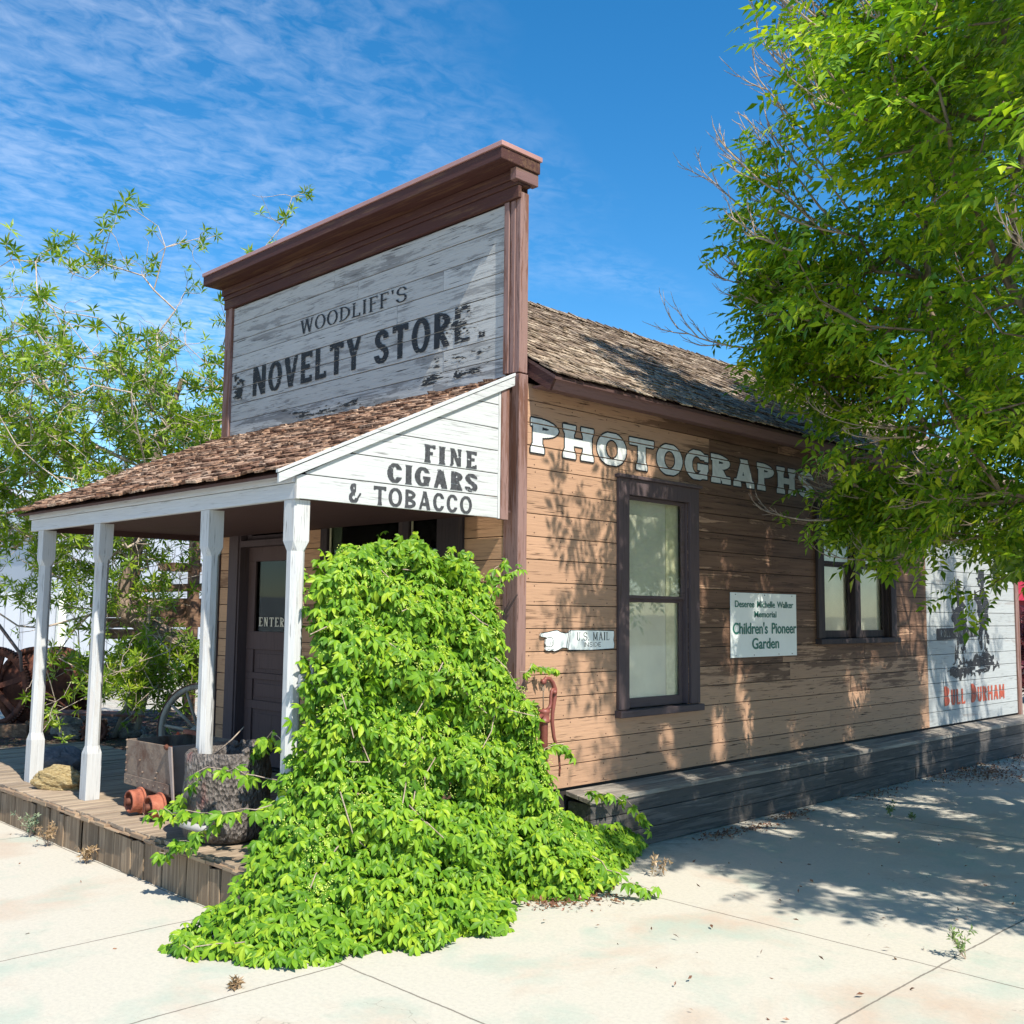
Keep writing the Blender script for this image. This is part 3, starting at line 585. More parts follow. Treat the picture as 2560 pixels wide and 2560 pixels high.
def post(x, y, lean=0.):
    h = .056; hm = .048; zs = [(.292, h, .0), (.64, h, .0), (.70, hm, .026), (2.11, hm, .026), (2.17, h, .0), (2.416, h, .0)]
    vs = []
    for z, s, ch in zs:
        c = max(ch, .0015); 
        for (a, b_) in ((-s+c, -s), (s-c, -s), (s, -s+c), (s, s-c), (s-c, s), (-s+c, s), (-s, s-c), (-s, -s+c)): vs.append((x+a+lean*(2.416-z), y+b_, z))
    fs = [(i*8+j, i*8+(j+1) % 8, (i+1)*8+(j+1) % 8, (i+1)*8+j) for i in range(len(zs)-1) for j in range(8)]+[list(range(8))[::-1], [40+j for j in range(8)]]
    m = MB(); m.add(vs, fs); return m.build('porch_post', m_white_z, store)
for i, (x, l, t) in enumerate(((-3.94, -.012, 'leftmost white turned porch post'), (-2.80, -.016, 'white porch post with badly peeling foot beside the yellow rock'), (-1.10, .004, 'white porch post behind the ore cart'), (-.085, 0, 'white corner porch post half hidden by the vine'))):
    post(x, PY+.06, l)['label'] = t
# small white rail board by the corner post
mb = MB(); mb.box(-.03, .0, -1.70, -1.62, .3, 1.45); mb.box(-.03, 0, -1.78, -.2, 1.30, 1.38); mb.build('side_rail', m_white_z, store, .003)
# ---- lettering
CELL = .003
XP = .0018
def on_side(y0, z0, off=XP): return lambda u, v: (off, y0+u, z0+v)
def on_front(x0, z0, off=XP): return lambda u, v: (x0+u, -off, z0+v)
bold = dict(tv=.17, th=.15, w=.62, sf=.0, sp=.40)
serif = dict(tv=.13, th=.06, w=.85, sf=.075, sh=.035, sp=.4)
flare = dict(tv=.24, th=.17, w=.86, fl=.05, sp=.45)
slab = dict(tv=.29, th=.22, w=1.05, sf=.055, sh=.15, sp=.4)
SW = 0.0035
mk = textmask("WOODLIFF'S", .13, 1.56, CELL, serif, .14); mask_mesh('shop_name_lettering', wearmask(mk, CELL, .22, 3), CELL, on_front(-2.86, 4.305, SW), m_black, ff, FJ, 4.305)
mk = textmask("NOVELTY", .285, 1.76, CELL, bold, .13); mask_mesh('shop_name_lettering', wearmask(mk, CELL, .25, 5), CELL, on_front(-3.67, 3.835, SW), m_black, ff, FJ, 3.835)
mk = textmask("STORE", .285, 1.20, CELL, bold, .13); h, w_ = mk.shape; n = vnoise(mk.shape, 18, 2, 9); fade = np.linspace(0, 1, w_)[None]; mk &= n > .16+.24*np.clip((fade-.76)*6, 0, 1)
mask_mesh('shop_name_lettering', mk, CELL, on_front(-1.72, 3.83, SW), m_black, ff, FJ, 3.83)
mk = textmask(".", .27, .07, CELL, dict(bold, tv=.2), 0); mask_mesh('shop_name_lettering', wearmask(mk, CELL, .35, 8), CELL, on_front(-.42, 3.83, SW), m_black, ff, FJ, 3.83)
def patch(x0, x1, z0, z1, thr, seed, sx=.10, sy=.012):   # flaked dark patches of bare board
    h = int((z1-z0)/CELL); w = int((x1-x0)/CELL); n = .65*vnoise((h, w), sx/CELL, sy/CELL, seed)+.35*vnoise((h, w), .02/CELL, .006/CELL, seed+5)
    yy, xx = np.mgrid[0:h, 0:w]; e = np.minimum(np.minimum(yy/h, 1-yy/h)*3, np.minimum(xx/w, 1-xx/w)*4); return n-(1-np.clip(e, 0, 1))*.35 > thr
mask_mesh('flaked_patch', patch(-1.25, -.25, 3.54, 3.63, .50, 21), CELL, on_front(-1.25, 3.54, SW+.001), m_black, ff, FJ, 3.54)
mask_mesh('flaked_patch', patch(-1.2, -.15, 3.64, 3.80, .66, 22), CELL, on_front(-1.2, 3.64, SW+.001), m_black, ff, FJ, 3.64)
mask_mesh('flaked_patch', patch(-4.05, -3.82, 3.80, 4.12, .46, 23, .05, .02), CELL, on_front(-4.05, 3.80, SW+.001), m_black, ff, FJ, 3.80)
mask_mesh('flaked_patch', patch(-3.2, -1.5, 3.48, 3.60, .60, 24), CELL, on_front(-3.2, 3.48, SW+.001), m_black, ff, FJ, 3.48)
mask_mesh('flaked_patch', patch(-.75, -.2, 3.82, 4.10, .66, 25, .04, .006), CELL, on_front(-.95, 3.82, SW+.001), m_black, ff, FJ, 3.82)
for txt, y0, wd, z0, H_, gap in (("FINE", -.875, .48, 2.745, .120, .14), ("CIGARS", -1.175, .79, 2.583, .124, .10), ("& TOBACCO", -1.475, 1.04, 2.428, .120, .14)):
    mk = textmask(txt, H_, wd, .0025, dict(flare, tv=.2 if '&' in txt else .25, w=.8 if '&' not in txt else .9), gap); mask_mesh('gable_lettering', wearmask(mk, .0025, .24 if '&' not in txt else .12, 31), .0025, on_side(y0, z0, .0025), m_grey_l, gb, GB, z0)
# PHOTOGRAPHS
mk = textmask("PHOTOGRAPHS", .255, 4.12, CELL, slab, .11); mk = np.pad(mk, 6); o6 = 6*CELL
ring_ = dilate(mk, 4.2)
mask_mesh('wall_lettering', ring_ & ~mk, CELL, on_side(.135-o6, 2.93-o6, .0030), m_black, side, SG, 2.93-o6)
mask_mesh('wall_lettering', wearmask(mk, CELL, .06, 41), CELL, on_side(.135-o6, 2.93-o6, .0030), m_lwhite, side, SG, 2.93-o6)
# tobacco advertisement: panel art
def advert():
    y0, z0 = 6.84, .49; Hh = 2.7; w = int(2.75/CELL); h = int(Hh/CELL); yy, zz = np.meshgrid(y0+(np.arange(w)+.5)*CELL, z0+(np.arange(h)+.5)*CELL); m = np.zeros((h, w), bool)
    wob = (vnoise((h, w), 26, 26, 61)-.5)*.09+(vnoise((h, w), 9, 9, 62)-.5)*.04; wx = yy+wob; wz = zz+(vnoise((h, w), 22, 22, 63)-.5)*.08
    def E(cy, cz, ry, rz, a=0.):
        c, s_ = math.cos(a), math.sin(a); p = (wx-cy)*c+(wz-cz)*s_; q = -(wx-cy)*s_+(wz-cz)*c; return (p/ry)**2+(q/rz)**2 < 1
    # two standing ranch hands in silhouette on dark ground, one holding up a banner
    for cy, top, s_ in ((7.78, 2.02, 1.), (8.52, 2.18, 1.06)):
        m |= E(cy, top, .085*s_, .10*s_) | E(cy, top+.075, .17*s_, .03) | E(cy, top+.13, .09*s_, .07) | E(cy+.02, top-.32, .17*s_, .27) | E(cy-.12, top-.3, .05, .25, .5)
        m |= (E(cy-.08, top-.75, .055, .26) & (vnoise((h, w), 12, 30, 64) > .42)) | (E(cy+.10, top-.75, .055, .28) & (vnoise((h, w), 12, 30, 65) > .42))
    m |= E(9.0, 2.3, .12, .2, .3) & (vnoise((h, w), 18, 10, 66) > .4)
    m |= E(8.2, 1.13, .85, .085) & (vnoise((h, w), 40, 14, 67) > .35); m |= E(8.5, 1.22, .35, .08); m |= E(7.75, 1.06, .25, .05)
    m &= vnoise((h, w), 14, 4, 68) > .17
    m |= (yy > 7.10) & (yy < 8.32) & (zz > 1.475+(yy-7.1)*.03) & (zz < 1.615+(yy-7.1)*.015)
    t = textmask("ROLL YOUR OWN", .085, 1.0, CELL, dict(bold, tv=.18, th=.16, w=.7), .2); j = int((1.515-z0)/CELL); i = int((7.22-y0)/CELL); m[j:j+t.shape[0], i:i+t.shape[1]] &= ~t
    mask_mesh('painted_picture', m, CELL, on_side(y0, z0, .003), m_black, adw, SG, z0)
    for txt, a, wd in (("BULL", 7.26, .62), ("DURHAM", 8.07, 1.10)):
        big = textmask(txt[0], .23, .16 if txt[0] == 'B' else .17, CELL, dict(bold, tv=.26), .1); rest = textmask(txt[1:], .185, wd-.2, CELL, dict(bold, tv=.24, w=.8), .14)
        mask_mesh('painted_lettering', wearmask(big, CELL, .2, 71), CELL, on_side(a, .695, .003), m_red_l, adw, SG, .695); mask_mesh('painted_lettering', wearmask(rest, CELL, .2, 72), CELL, on_side(a+.2, .695, .003), m_red_l, adw, SG, .695)
advert()
mk = textmask("ENTER", .085, .44, .0025, dict(serif, tv=.2, th=.1), .18); mask_mesh('door_lettering', mk, .0025, lambda u, v: (-3.58+u, .1005, 1.60+v), m_gold, dr)
# ---- memorial sign
ms = empty('memorial_sign', (.01, 3.29, 1.66), 'white rectangular sign with green memorial lettering, screwed to the wall between the two windows', 'sign')
mb = MB(); mb.box(.004, .010, 2.72, 3.86, 1.372, 1.957); mb.build('sign_panel', m_signw, ms, .001)
def sanstext(txt, y0, y1, z0, H_, bold_, parent):
    cu = bpy.data.curves.new('t', 'FONT'); cu.body = txt; cu.size = 1; cu.offset = bold_; cu.space_word = 1.5 if ' ' in txt else 1; o = bpy.data.objects.new('t', cu); COL.objects.link(o)
    dg = bpy.context.evaluated_depsgraph_get(); me = bpy.data.meshes.new_from_object(o.evaluated_get(dg)); bpy.data.objects.remove(o)
    me.calc_loop_triangles(); V = np.array([v.co[:] for v in me.vertices]); T = np.array([t.vertices[:] for t in me.loop_triangles])
    sx = (y1-y0)/(V[:, 0].max()-V[:, 0].min()); sz = H_/.72; P = np.stack([np.full(len(V), .0118), y0+(V[:, 0]-V[:, 0].min())*sx, z0+V[:, 1]*sz], 1)
    n = len(P); k = H_*.038; V2 = np.concatenate([P+np.array([i*.00025, dy*k, dz*k]) for i, (dy, dz) in enumerate(((0, 0), (1, 0), (-1, 0), (0, .6), (0, -.6)))]); T2 = np.concatenate([T+i*n for i in range(5)])
    return arrmesh('sign_lettering', V2, T2, m_green_l, parent)
sanstext("Deseree Michelle Walker", 2.79, 3.80, 1.826, .060, .006, ms)
sanstext("Memorial", 3.11, 3.49, 1.735, .058, .006, ms)
sanstext("Children's Pioneer", 2.755, 3.85, 1.585, .102, .006, ms)
sanstext("Garden", 3.07, 3.53, 1.447, .100, .006, ms)
mb = MB()
for y, z in ((2.80, 1.94), (3.29, 1.94), (3.78, 1.94), (2.80, 1.39), (3.1, 1.39), (3.53, 1.39), (3.77, 1.39)): mb.lathe([(0, .003), (.005, .002), (.006, 0)], 8, Matrix.Translation((.0102, y, z)) @ Matrix.Rotation(math.pi/2, 4, 'Y'))
mb.build('screw', m_black, ms)
# ---- pointing hand sign
us = empty('pointing_hand_sign', (.01, .67, 1.555), 'white cut-out pointing hand sign reading U.S. Mail Inside beside the tall window', 'sign')
hand = [(.250,1.598),(.262,1.610),(.33,1.617),(.40,1.628),(.435,1.630),(.47,1.615),(.52,1.608),(.555,1.612),(.575,1.630),(.80,1.628),(1.085,1.622),(1.090,1.59),(1.082,1.55),(1.092,1.52),(1.086,1.484),(.95,1.480),(.80,1.476),(.553,1.482),(.55,1.492),(.535,1.497),(.49,1.500),(.44,1.482),(.40,1.474),(.375,1.484),(.345,1.478),(.315,1.480),(.300,1.492),(.312,1.515),(.300,1.535),(.305,1.558),(.318,1.573),(.30,1.578),(.262,1.580),(.248,1.588)]
MYZ = Matrix(((0,0,1,.004),(1,0,0,0),(0,1,0,0),(0,0,0,1)))
mb = MB(); mb.prism(hand[::-1], .007, MYZ); mb.build('sign_board', m_signw, us)
def ln(mb, pts, r=.0022, x=.0122):
    for (a, b_), (c, d) in zip(pts[:-1], pts[1:]):
        v = Vector((c-a, d-b_)); n_ = Vector((-v.y, v.x)).normalized()*r; mb.add([(x, a+n_.x, b_+n_.y), (x, a-n_.x, b_-n_.y), (x, c-n_.x, d-n_.y), (x, c+n_.x, d+n_.y)], [(0, 1, 2, 3)])
mb = MB(); ln(mb, hand+[hand[0]], .0026); ln(mb, [(.577, 1.630), (.553, 1.482)], x=.0124); ln(mb, [(.558, 1.612), (.533, 1.497)], x=.0125)
ln(mb, [(.318, 1.573), (.34, 1.578), (.375, 1.575), (.39, 1.555), (.392, 1.525), (.37, 1.510), (.345, 1.508), (.312, 1.515)], .0018, .0126); ln(mb, [(.345, 1.508), (.36, 1.53), (.348, 1.555), (.352, 1.572)], .0016, .0127); ln(mb, [(.37, 1.510), (.382, 1.535), (.37, 1.556)], .0016, .0128); ln(mb, [(.315, 1.480), (.33, 1.49), (.36, 1.494), (.40, 1.488)], .0016, .0126)
mb.build('outline', m_black, us)
mask_mesh('sign_lettering', textmask("U.S. MAIL", .062, .385, .002, serif, .12), .002, lambda u, v: (.0121, .645+u, 1.550+v), m_black, us)
mask_mesh('sign_lettering', textmask("INSIDE", .034, .20, .002, dict(tv=.09, th=.09, w=.9), .2), .002, lambda u, v: (.0121, .73+u, 1.502+v), m_black, us)
# ================================================================ bench and deck
bench = empty('wall_bench', (.12, 5.1, 0), 'long low grey timber bench running along the foot of the side wall', 'bench')
mb = MB(); z = .004
for i, hgt in enumerate((.13, .135, .115)):
    y = .56
    while y < YE:
        L_ = min(random.uniform(2.2, 4.2), YE-y); L_ = YE-y if YE-y-L_ < .6 else L_
        mb.box(.205, .232+random.uniform(-.003, .003), y, y+L_-.003, z+.002, z+hgt-.003); y += L_
    z += hgt
mb.build('front_board', m_bench, bench, .003)
mb = MB(); y = .54
while y < YE:
    L_ = min(random.uniform(2.5, 4), YE-y); L_ = YE-y if YE-y-L_ < .6 else L_
    for (a, b_, za, zb) in ((.004, .125, .455, .435), (.129, .245, .434, .415)):
        mb.add([(a, y, za-.035), (b_, y, zb-.035), (b_, y+L_-.004, zb-.035), (a, y+L_-.004, za-.035), (a, y, za), (b_, y, zb), (b_, y+L_-.004, zb), (a, y+L_-.004, za)], [(0,3,2,1),(4,5,6,7),(0,1,5,4),(1,2,6,5),(2,3,7,6),(3,0,4,7)])
    y += L_
mb.build('seat_board', m_benchtop, bench, .004)
mb = MB(); mb.box(.01, .204, .56, .59, .0, .38); mb.build('end_board', m_bench, bench, .003)
deck = empty('porch_deck', (-2.9, -1., 0), 'worn plank deck under the shop porch with splintered vertical skirt boards', 'deck')
mb = MB(); x = -6.3
while x < -.03:
    w = random.uniform(.085, .10); mb.box(x, x+w-.006, -2.03-random.uniform(0, .025), -.0 if x > -4.2 else -.35+random.uniform(-.02, .02), .262+random.uniform(-.003, .003), .29+random.uniform(-.003, .003)); x += w
mb.build('deck_plank', m_deck, deck, .003)
mb = MB(); x = -6.3
while x < .05:
    w = random.uniform(.07, .17)
    if random.random() < .06: x += .05; continue
    t = random.uniform(-.03, .03); h0 = .245+random.uniform(-.015, .012); yo = -2.02-random.uniform(0, .012); lean = random.uniform(-.012, .012)
    mb.add([(x, yo-.02, .0), (x+w-.006, yo-.02, .0), (x+w-.006, yo, .0), (x, yo, .0), (x+lean, yo-.02, h0+t*.3), (x+w-.006+lean, yo-.02, h0-t*.3), (x+w-.006+lean, yo, h0-t*.3), (x+lean, yo, h0+t*.3)], [(0,3,2,1),(4,5,6,7),(0,1,5,4),(1,2,6,5),(2,3,7,6),(3,0,4,7)]); x += w
mb.build('skirt_board', m_skirt, deck, .003)
mb = MB(); mb.box(-6.25, .0, -1.99, -1.95, .03, .24); mb.box(-.03, .02, -1.95, -.02, .03, .255); mb.build('joist', m_skirt, deck)
mb = MB()     # splintered lip along the front edge
x = -6.3
while x < -.1:
    w = random.uniform(.05, .22); mb.box(x, x+w*.98, -2.062-random.uniform(0, .018), -2.032, .246+random.uniform(0, .01), .262+random.uniform(-.004, .022)); x += w
mb.build('edge_splinter', m_edge, deck, .002)
# ================================================================ vegetation tools
def leaflet(l, w, droop=.3, fold=.25, segs=(.0, .35, .7, 1.), wid=(0., .85, .8, 0.)):
    V = []; T = []
    ys = [s*l for s in segs]; zs = [-droop*l*s*s for s in segs]
    mid = [(0, y, z) for y, z in zip(ys, zs)]; V += mid; n = len(segs); L_, R_ = [], []
    for i in range(1, n-1):
        hw = w/2*wid[i]; L_.append(len(V)); V.append((-hw, ys[i], zs[i]+fold*hw)); R_.append(len(V)); V.append((hw, ys[i], zs[i]+fold*hw))
    for S, fl in ((L_, 0), (R_, 1)):
        tr = [(0, 1, S[0])]
        for i in range(len(S)-1): tr += [(i+1, i+2, S[i+1]), (i+1, S[i+1], S[i])]
        tr += [(n-2, n-1, S[-1])]
        T += [t[::-1] if fl else t for t in tr]
    return np.array(V), np.array(T)
def rotz(a): c, s = math.cos(a), math.sin(a); return np.array([[c, -s, 0], [s, c, 0], [0, 0, 1]])
def rotx(a): c, s = math.cos(a), math.sin(a); return np.array([[1, 0, 0], [0, c, -s], [0, s, c]])
def merge(parts):
    V, T, b = [], [], 0
    for v, t in parts: V.append(v); T.append(t+b); b += len(v)
    return np.concatenate(V), np.concatenate(T)
def palmate():       # five drooping toothed leaflets
    ps = []
    for a, s in ((-1.75, .62), (-.85, .88), (0, 1.), (.85, .88), (1.75, .62)):
        v, t = leaflet(.105*s, .046*s, .38, .30, (0, .28, .55, .8, 1.), (0, .62, 1., .62, 0)); v = v @ rotx(-.12).T; ps.append((v @ rotz(a).T, t))
    return merge(ps)
def pinnate(n=3, l=.075, w=.030):
    ps = []
    for i in range(n):
        y = .03+i*.048
        for s in (-1, 1): v, t = leaflet(l*(.85+.1*i), w, .28, .22, (0, .4, 1.), (0, 1., 0)); ps.append((v @ rotz(s*1.05).T+np.array([0, y, -.12*y]), t))
    v, t = leaflet(l*1.1, w*1.1, .28, .22, (0, .4, 1.), (0, 1, 0)); ps.append((v+np.array([0, .03+n*.045, -.02]), t)); return merge(ps)
def whorl(n=9, l=.11, w=.018, seed=0):
    r = random.Random(seed); ps = []
    for i in range(n):
        v, t = leaflet(l*r.uniform(.7, 1.1), w, .25, .15, (0, .45, 1.), (0, 1, 0)); ps.append(((v @ rotx(r.uniform(.0, 1.1)).T) @ rotz(i*2.4).T+np.array([0, 0, i*.006]), t))
    return merge(ps)
def scatter(tmpl, P, Nrm, Tip, S):
    """instances: normal Nrm, tip direction Tip, scale S"""
    V0, T0 = tmpl; Z = Nrm/np.linalg.norm(Nrm, axis=1, keepdims=True); Y = Tip-(Tip*Z).sum(1, keepdims=True)*Z; Y /= np.linalg.norm(Y, axis=1, keepdims=True)+1e-9; X = np.cross(Y, Z)
    R = np.stack([X, Y, Z], 2)*S[:, None, None]; V = np.einsum('mij,nj->mni', R, V0)+P[:, None]; m, n = len(P), len(V0)
    T = T0[None]+(np.arange(m)*n)[:, None, None]; return V.reshape(-1, 3), T.reshape(-1, 3)
def rand_dirs(n, up=0.): d = RNG.normal(size=(n, 3)); d[:, 2] += up; return d/np.linalg.norm(d, axis=1, keepdims=True)
class Segs:
    def __init__(s): s.a = []; s.b = []; s.r = []; s.q = []
    def add(s, a, b, r, q): s.a.append(a); s.b.append(b); s.r.append(r); s.q.append(q)
    def path(s, pts, r0, r1):
        n = len(pts)-1
        for i in range(n): s.add(pts[i], pts[i+1], r0+(r1-r0)*i/n, r0+(r1-r0)*(i+1)/n)
    def mesh(s, name, mat, parent, k=5):
        A, B = np.array(s.a, float), np.array(s.b, float); r, q = np.array(s.r), np.array(s.q); d = B-A; d /= np.linalg.norm(d, axis=1, keepdims=True)+1e-9
        ref = np.where(np.abs(d[:, 2:3]) < .9, np.array([[0, 0, 1.]]), np.array([[1., 0, 0]])); u = np.cross(d, ref); u /= np.linalg.norm(u, axis=1, keepdims=True); v = np.cross(d, u); an = np.arange(k)*2*math.pi/k
        ring = np.cos(an)[None, :, None]*u[:, None]+np.sin(an)[None, :, None]*v[:, None]
        V = np.concatenate([(A-d*r[:, None]*.2)[:, None]+ring*r[:, None, None], (B+d*q[:, None]*.2)[:, None]+ring*q[:, None, None]], 1); T = []
        for j in range(k): j2 = (j+1) % k; T += [(j, j2, k+j2), (j, k+j2, k+j)]
        T = np.array(T)[None]+(np.arange(len(A))*2*k)[:, None, None]; return arrmesh(name, V.reshape(-1, 3), T.reshape(-1, 3), mat, parent, True)
def grow(root_pts, root_r, attr, wig=.12, tip_r=.006, up=.15, expo=.42, bias=.25):
    """connect attractor points to the nearest skeleton node; returns node arrays"""
    P = [np.array(p, float) for p in root_pts]; par = [-1]+list(range(len(P)-1)); leaf = []; dist = [0.]
    for i in range(1, len(P)): dist.append(dist[-1]+np.linalg.norm(P[i]-P[i-1]))
    end = P[-1]; order = np.argsort(np.linalg.norm(attr-end, axis=1)); first = max(1, len(root_pts)//2)
    for k in order:
        a = attr[k]; Q = np.array(P); D = np.linalg.norm(Q-a, axis=1)+bias*np.array(dist); D[:first] += 50; i = int(np.argmin(D)); d = a-P[i]; L_ = np.linalg.norm(d); n = max(1, int(L_/.28)); prev = i
        for s in range(1, n+1):
            f = s/n; p = P[i]+d*f+(RNG.normal(size=3)*wig*L_*.25*math.sin(math.pi*f) if s < n else 0)+np.array([0, 0, -up*L_*math.sin(math.pi*f)*.5])
            P.append(p); par.append(prev); dist.append(dist[prev]+L_/n); prev = len(P)-1
        leaf.append(prev)
    cnt = np.zeros(len(P)); 
    for l in leaf: cnt[l] += 1
    for i in range(len(P)-1, -1, -1):
        if par[i] >= 0: cnt[par[i]] += max(cnt[i], 0)
    # parents always precede children, root path handled by the same sweep
    R = tip_r*np.maximum(cnt, 1)**expo
    for i in range(len(root_pts)): R[i] = max(R[i], root_r[i] if hasattr(root_r, '__len__') else root_r) if i < len(root_pts) else R[i]
    return np.array(P), np.array(par), R, np.array(leaf)
def mat_bark(name, a, b, sc=(14, 14, 3)):
    t = NT(name); n = t.noise(t.coord(sc), 1., 6, .7, .8); t.bump(n, .9, .02); return t.fin(t.ramp(n, [(.35, a), (.62, b)]), .9, 0, .15)
m_bark_ash = mat_bark('ash_bark', (.10, .075, .055), (.30, .23, .17)); m_twig = mat_bark('dead_twig_bark', (.30, .22, .16), (.52, .42, .33), (20, 20, 20)); m_bark_w = mat_bark('willow_bark', (.12, .085, .065), (.36, .27, .21)); m_twig_w = mat_bark('pale_twig_bark', (.33, .26, .20), (.60, .50, .42), (20, 20, 20))
# ================================================================ ash tree on the right
def ash_tree():
    C = np.array([4.66, 4.02, 4.95]); root = empty('ash_tree', (5.0, 5.0, 0), 'big broad-leaved ash tree with bare dead twigs, overhanging the shop roof on the right', 'tree')
    n = 2650; d = rand_dirs(n); rr = RNG.uniform(.50, 1., n)**.42; A = C+d*rr[:, None]*np.array([4.35, 4.35, 3.75])
    lump = .90+.12*np.sin(A[:, 0]*2.1+A[:, 2]*1.7)*np.cos(A[:, 1]*1.9-A[:, 2]*1.3); A = C+(A-C)*lump[:, None]
    # the underside rises towards the camera, the crown keeps clear of roof and wall
    z_low = 2.15+np.clip((.6-A[:, 1])*.55, 0, 3)+np.clip((A[:, 0]-4.5)*.1, 0, 1); A = A[A[:, 2] > z_low]
    roofz = np.where(A[:, 0] < .35, 3.9+np.clip(.2-A[:, 0], 0, 9)*.63, 0); A = A[A[:, 2] > roofz]
    base = [(5.0, 5.0, 0), (5.02, 4.98, .6), (5.0, 4.92, 1.2), (4.92, 4.8, 1.9), (4.85, 4.6, 2.6), (4.75, 4.4, 3.3), (4.65, 4.2, 4.1)]
    ex = [np.array([1.2, 3.85, 2.75])+RNG.normal(size=(75, 3))*np.array([.3, .5, .13]), np.array([.95, 3.2, 3.85])+RNG.normal(size=(65, 3))*np.array([.22, .35, .22]), np.array([.85, 2.6, 4.5])+RNG.normal(size=(70, 3))*np.array([.22, .28, .35]), np.array([1.9, 4.4, 2.45])+RNG.normal(size=(45, 3))*np.array([.5, .9, .18]), np.array([1.9, 2.2, 6.2])+RNG.normal(size=(70, 3))*np.array([.35, .4, .8])]
    ex = np.concatenate(ex); A = np.concatenate([A, ex[ex[:, 0] > .45]])
    P, par, R, leaf = grow(base, [.20, .17, .155, .145, .135, .12, .10], A, .22, .0045, .12)
    s = Segs(); s2 = Segs()
    for i in range(1, len(P)):
        (s2 if i < len(base) else s).add(P[par[i]], P[i], min(R[par[i]], R[i]*1.35), R[i])
    s2.mesh('trunk', m_bark_ash, root, 12); s.mesh('limb', m_bark_ash, root, 5)
    # leaf sprays round every twig end
    k = 15; L_ = P[leaf]; LP = np.repeat(L_, k, 0)+RNG.normal(size=(len(L_)*k, 3))*np.array([.135, .135, .105]); out = LP-C; out /= np.linalg.norm(out, axis=1, keepdims=True)
    tip = out*.8+rand_dirs(len(LP))*.85+np.array([0, 0, -.12]); nrm = rand_dirs(len(LP))*.55+np.array([0, 0, .9])+out*.35
    keep = (LP[:, 0] > .12) | (LP[:, 2] > 3.75+np.clip(.2-LP[:, 0], 0, 9)*.63)
    # leaf-free columns cut along the sun direction to throw dapples on wall and pavement
    sd = np.array(SUN[:]); u_ = np.cross(sd, [0, 0, 1.]); u_ /= np.linalg.norm(u_); v_ = np.cross(sd, u_); q = np.stack([(LP-C)@u_, (LP-C)@v_], 1)
    for hx, hy, hr in np.stack([RNG.uniform(-4.3, 4.3, 260), RNG.uniform(-3.6, 3.6, 260), RNG.uniform(.10, .19, 260)], 1).tolist()+[((-C+np.array([0, yy, zz]))@u_, (-C+np.array([0, yy, zz]))@v_, RNG.uniform(.12, .24)) for yy, zz in zip(RNG.uniform(6.2, 9.9, 75), RNG.uniform(.3, 3., 75))]: keep &= ((q[:, 0]-hx)/.85)**2+((q[:, 1]-hy)/1.2)**2 > hr*hr
    LP, tip, nrm = LP[keep], tip[keep], nrm[keep]
    V, T = scatter(pinnate(3, .092, .039), LP, nrm, tip, RNG.uniform(.65, 1.35, len(LP)))
    arrmesh('crown', V, T, leafmat('ash_leaf', [(0, (.035, .10, .010)), (.30, (.11, .23, .014)), (.6, (.26, .42, .020)), (.85, (.52, .60, .03)), (1, (.60, .62, .04))], .38), root)
    # bare dead twigs sweeping up and out
    tw = Segs()
    def spray(o, d, L_, r, lev=0):
        d = np.array(d, float); d /= np.linalg.norm(d); pts = [np.array(o, float)]; n_ = 7
        for i in range(n_):
            d = d+RNG.normal(size=3)*.06+np.array([0, 0, .07]); d /= np.linalg.norm(d); pts.append(pts[-1]+d*L_/n_)
            if lev < 2 and i > 0 and random.random() < .72: spray(pts[-1], d+rand_dirs(1)[0]*.55, L_*random.uniform(.25, .5), r*.6, lev+1)
        tw.path(pts, r, r*.35)
    surf = P[leaf]; out = (surf-C)/np.array([4.35, 4.35, 3.75]); rad = np.linalg.norm(out, axis=1); cams = np.array([5.26, -5.27, 1.76]); tc = cams-surf; tc /= np.linalg.norm(tc, axis=1, keepdims=True); o_n = out/rad[:, None]
    facing = (o_n*tc).sum(1); leftn = o_n@np.array([-.75, -.55, .25]); cand = np.where((rad > .84) & (leftn > .25))[0]
    for i in RNG.choice(cand, min(125, len(cand)), False): spray(surf[i], o_n[i]*.9+np.array([-.15, .0, .45]), random.uniform(.35, .75), .010)
    for z in (4.9, 5.2, 5.5, 5.8, 6.1, 6.5):
        for kx in range(3): spray((1.25+.12*kx+(z-5)*.12, 2.0+.15*kx, z), (-.5, -.38, .62+.12*kx), random.uniform(.6, .95), .012)
    tw.mesh('dead_twig', m_twig, root, 4)
ash_tree()
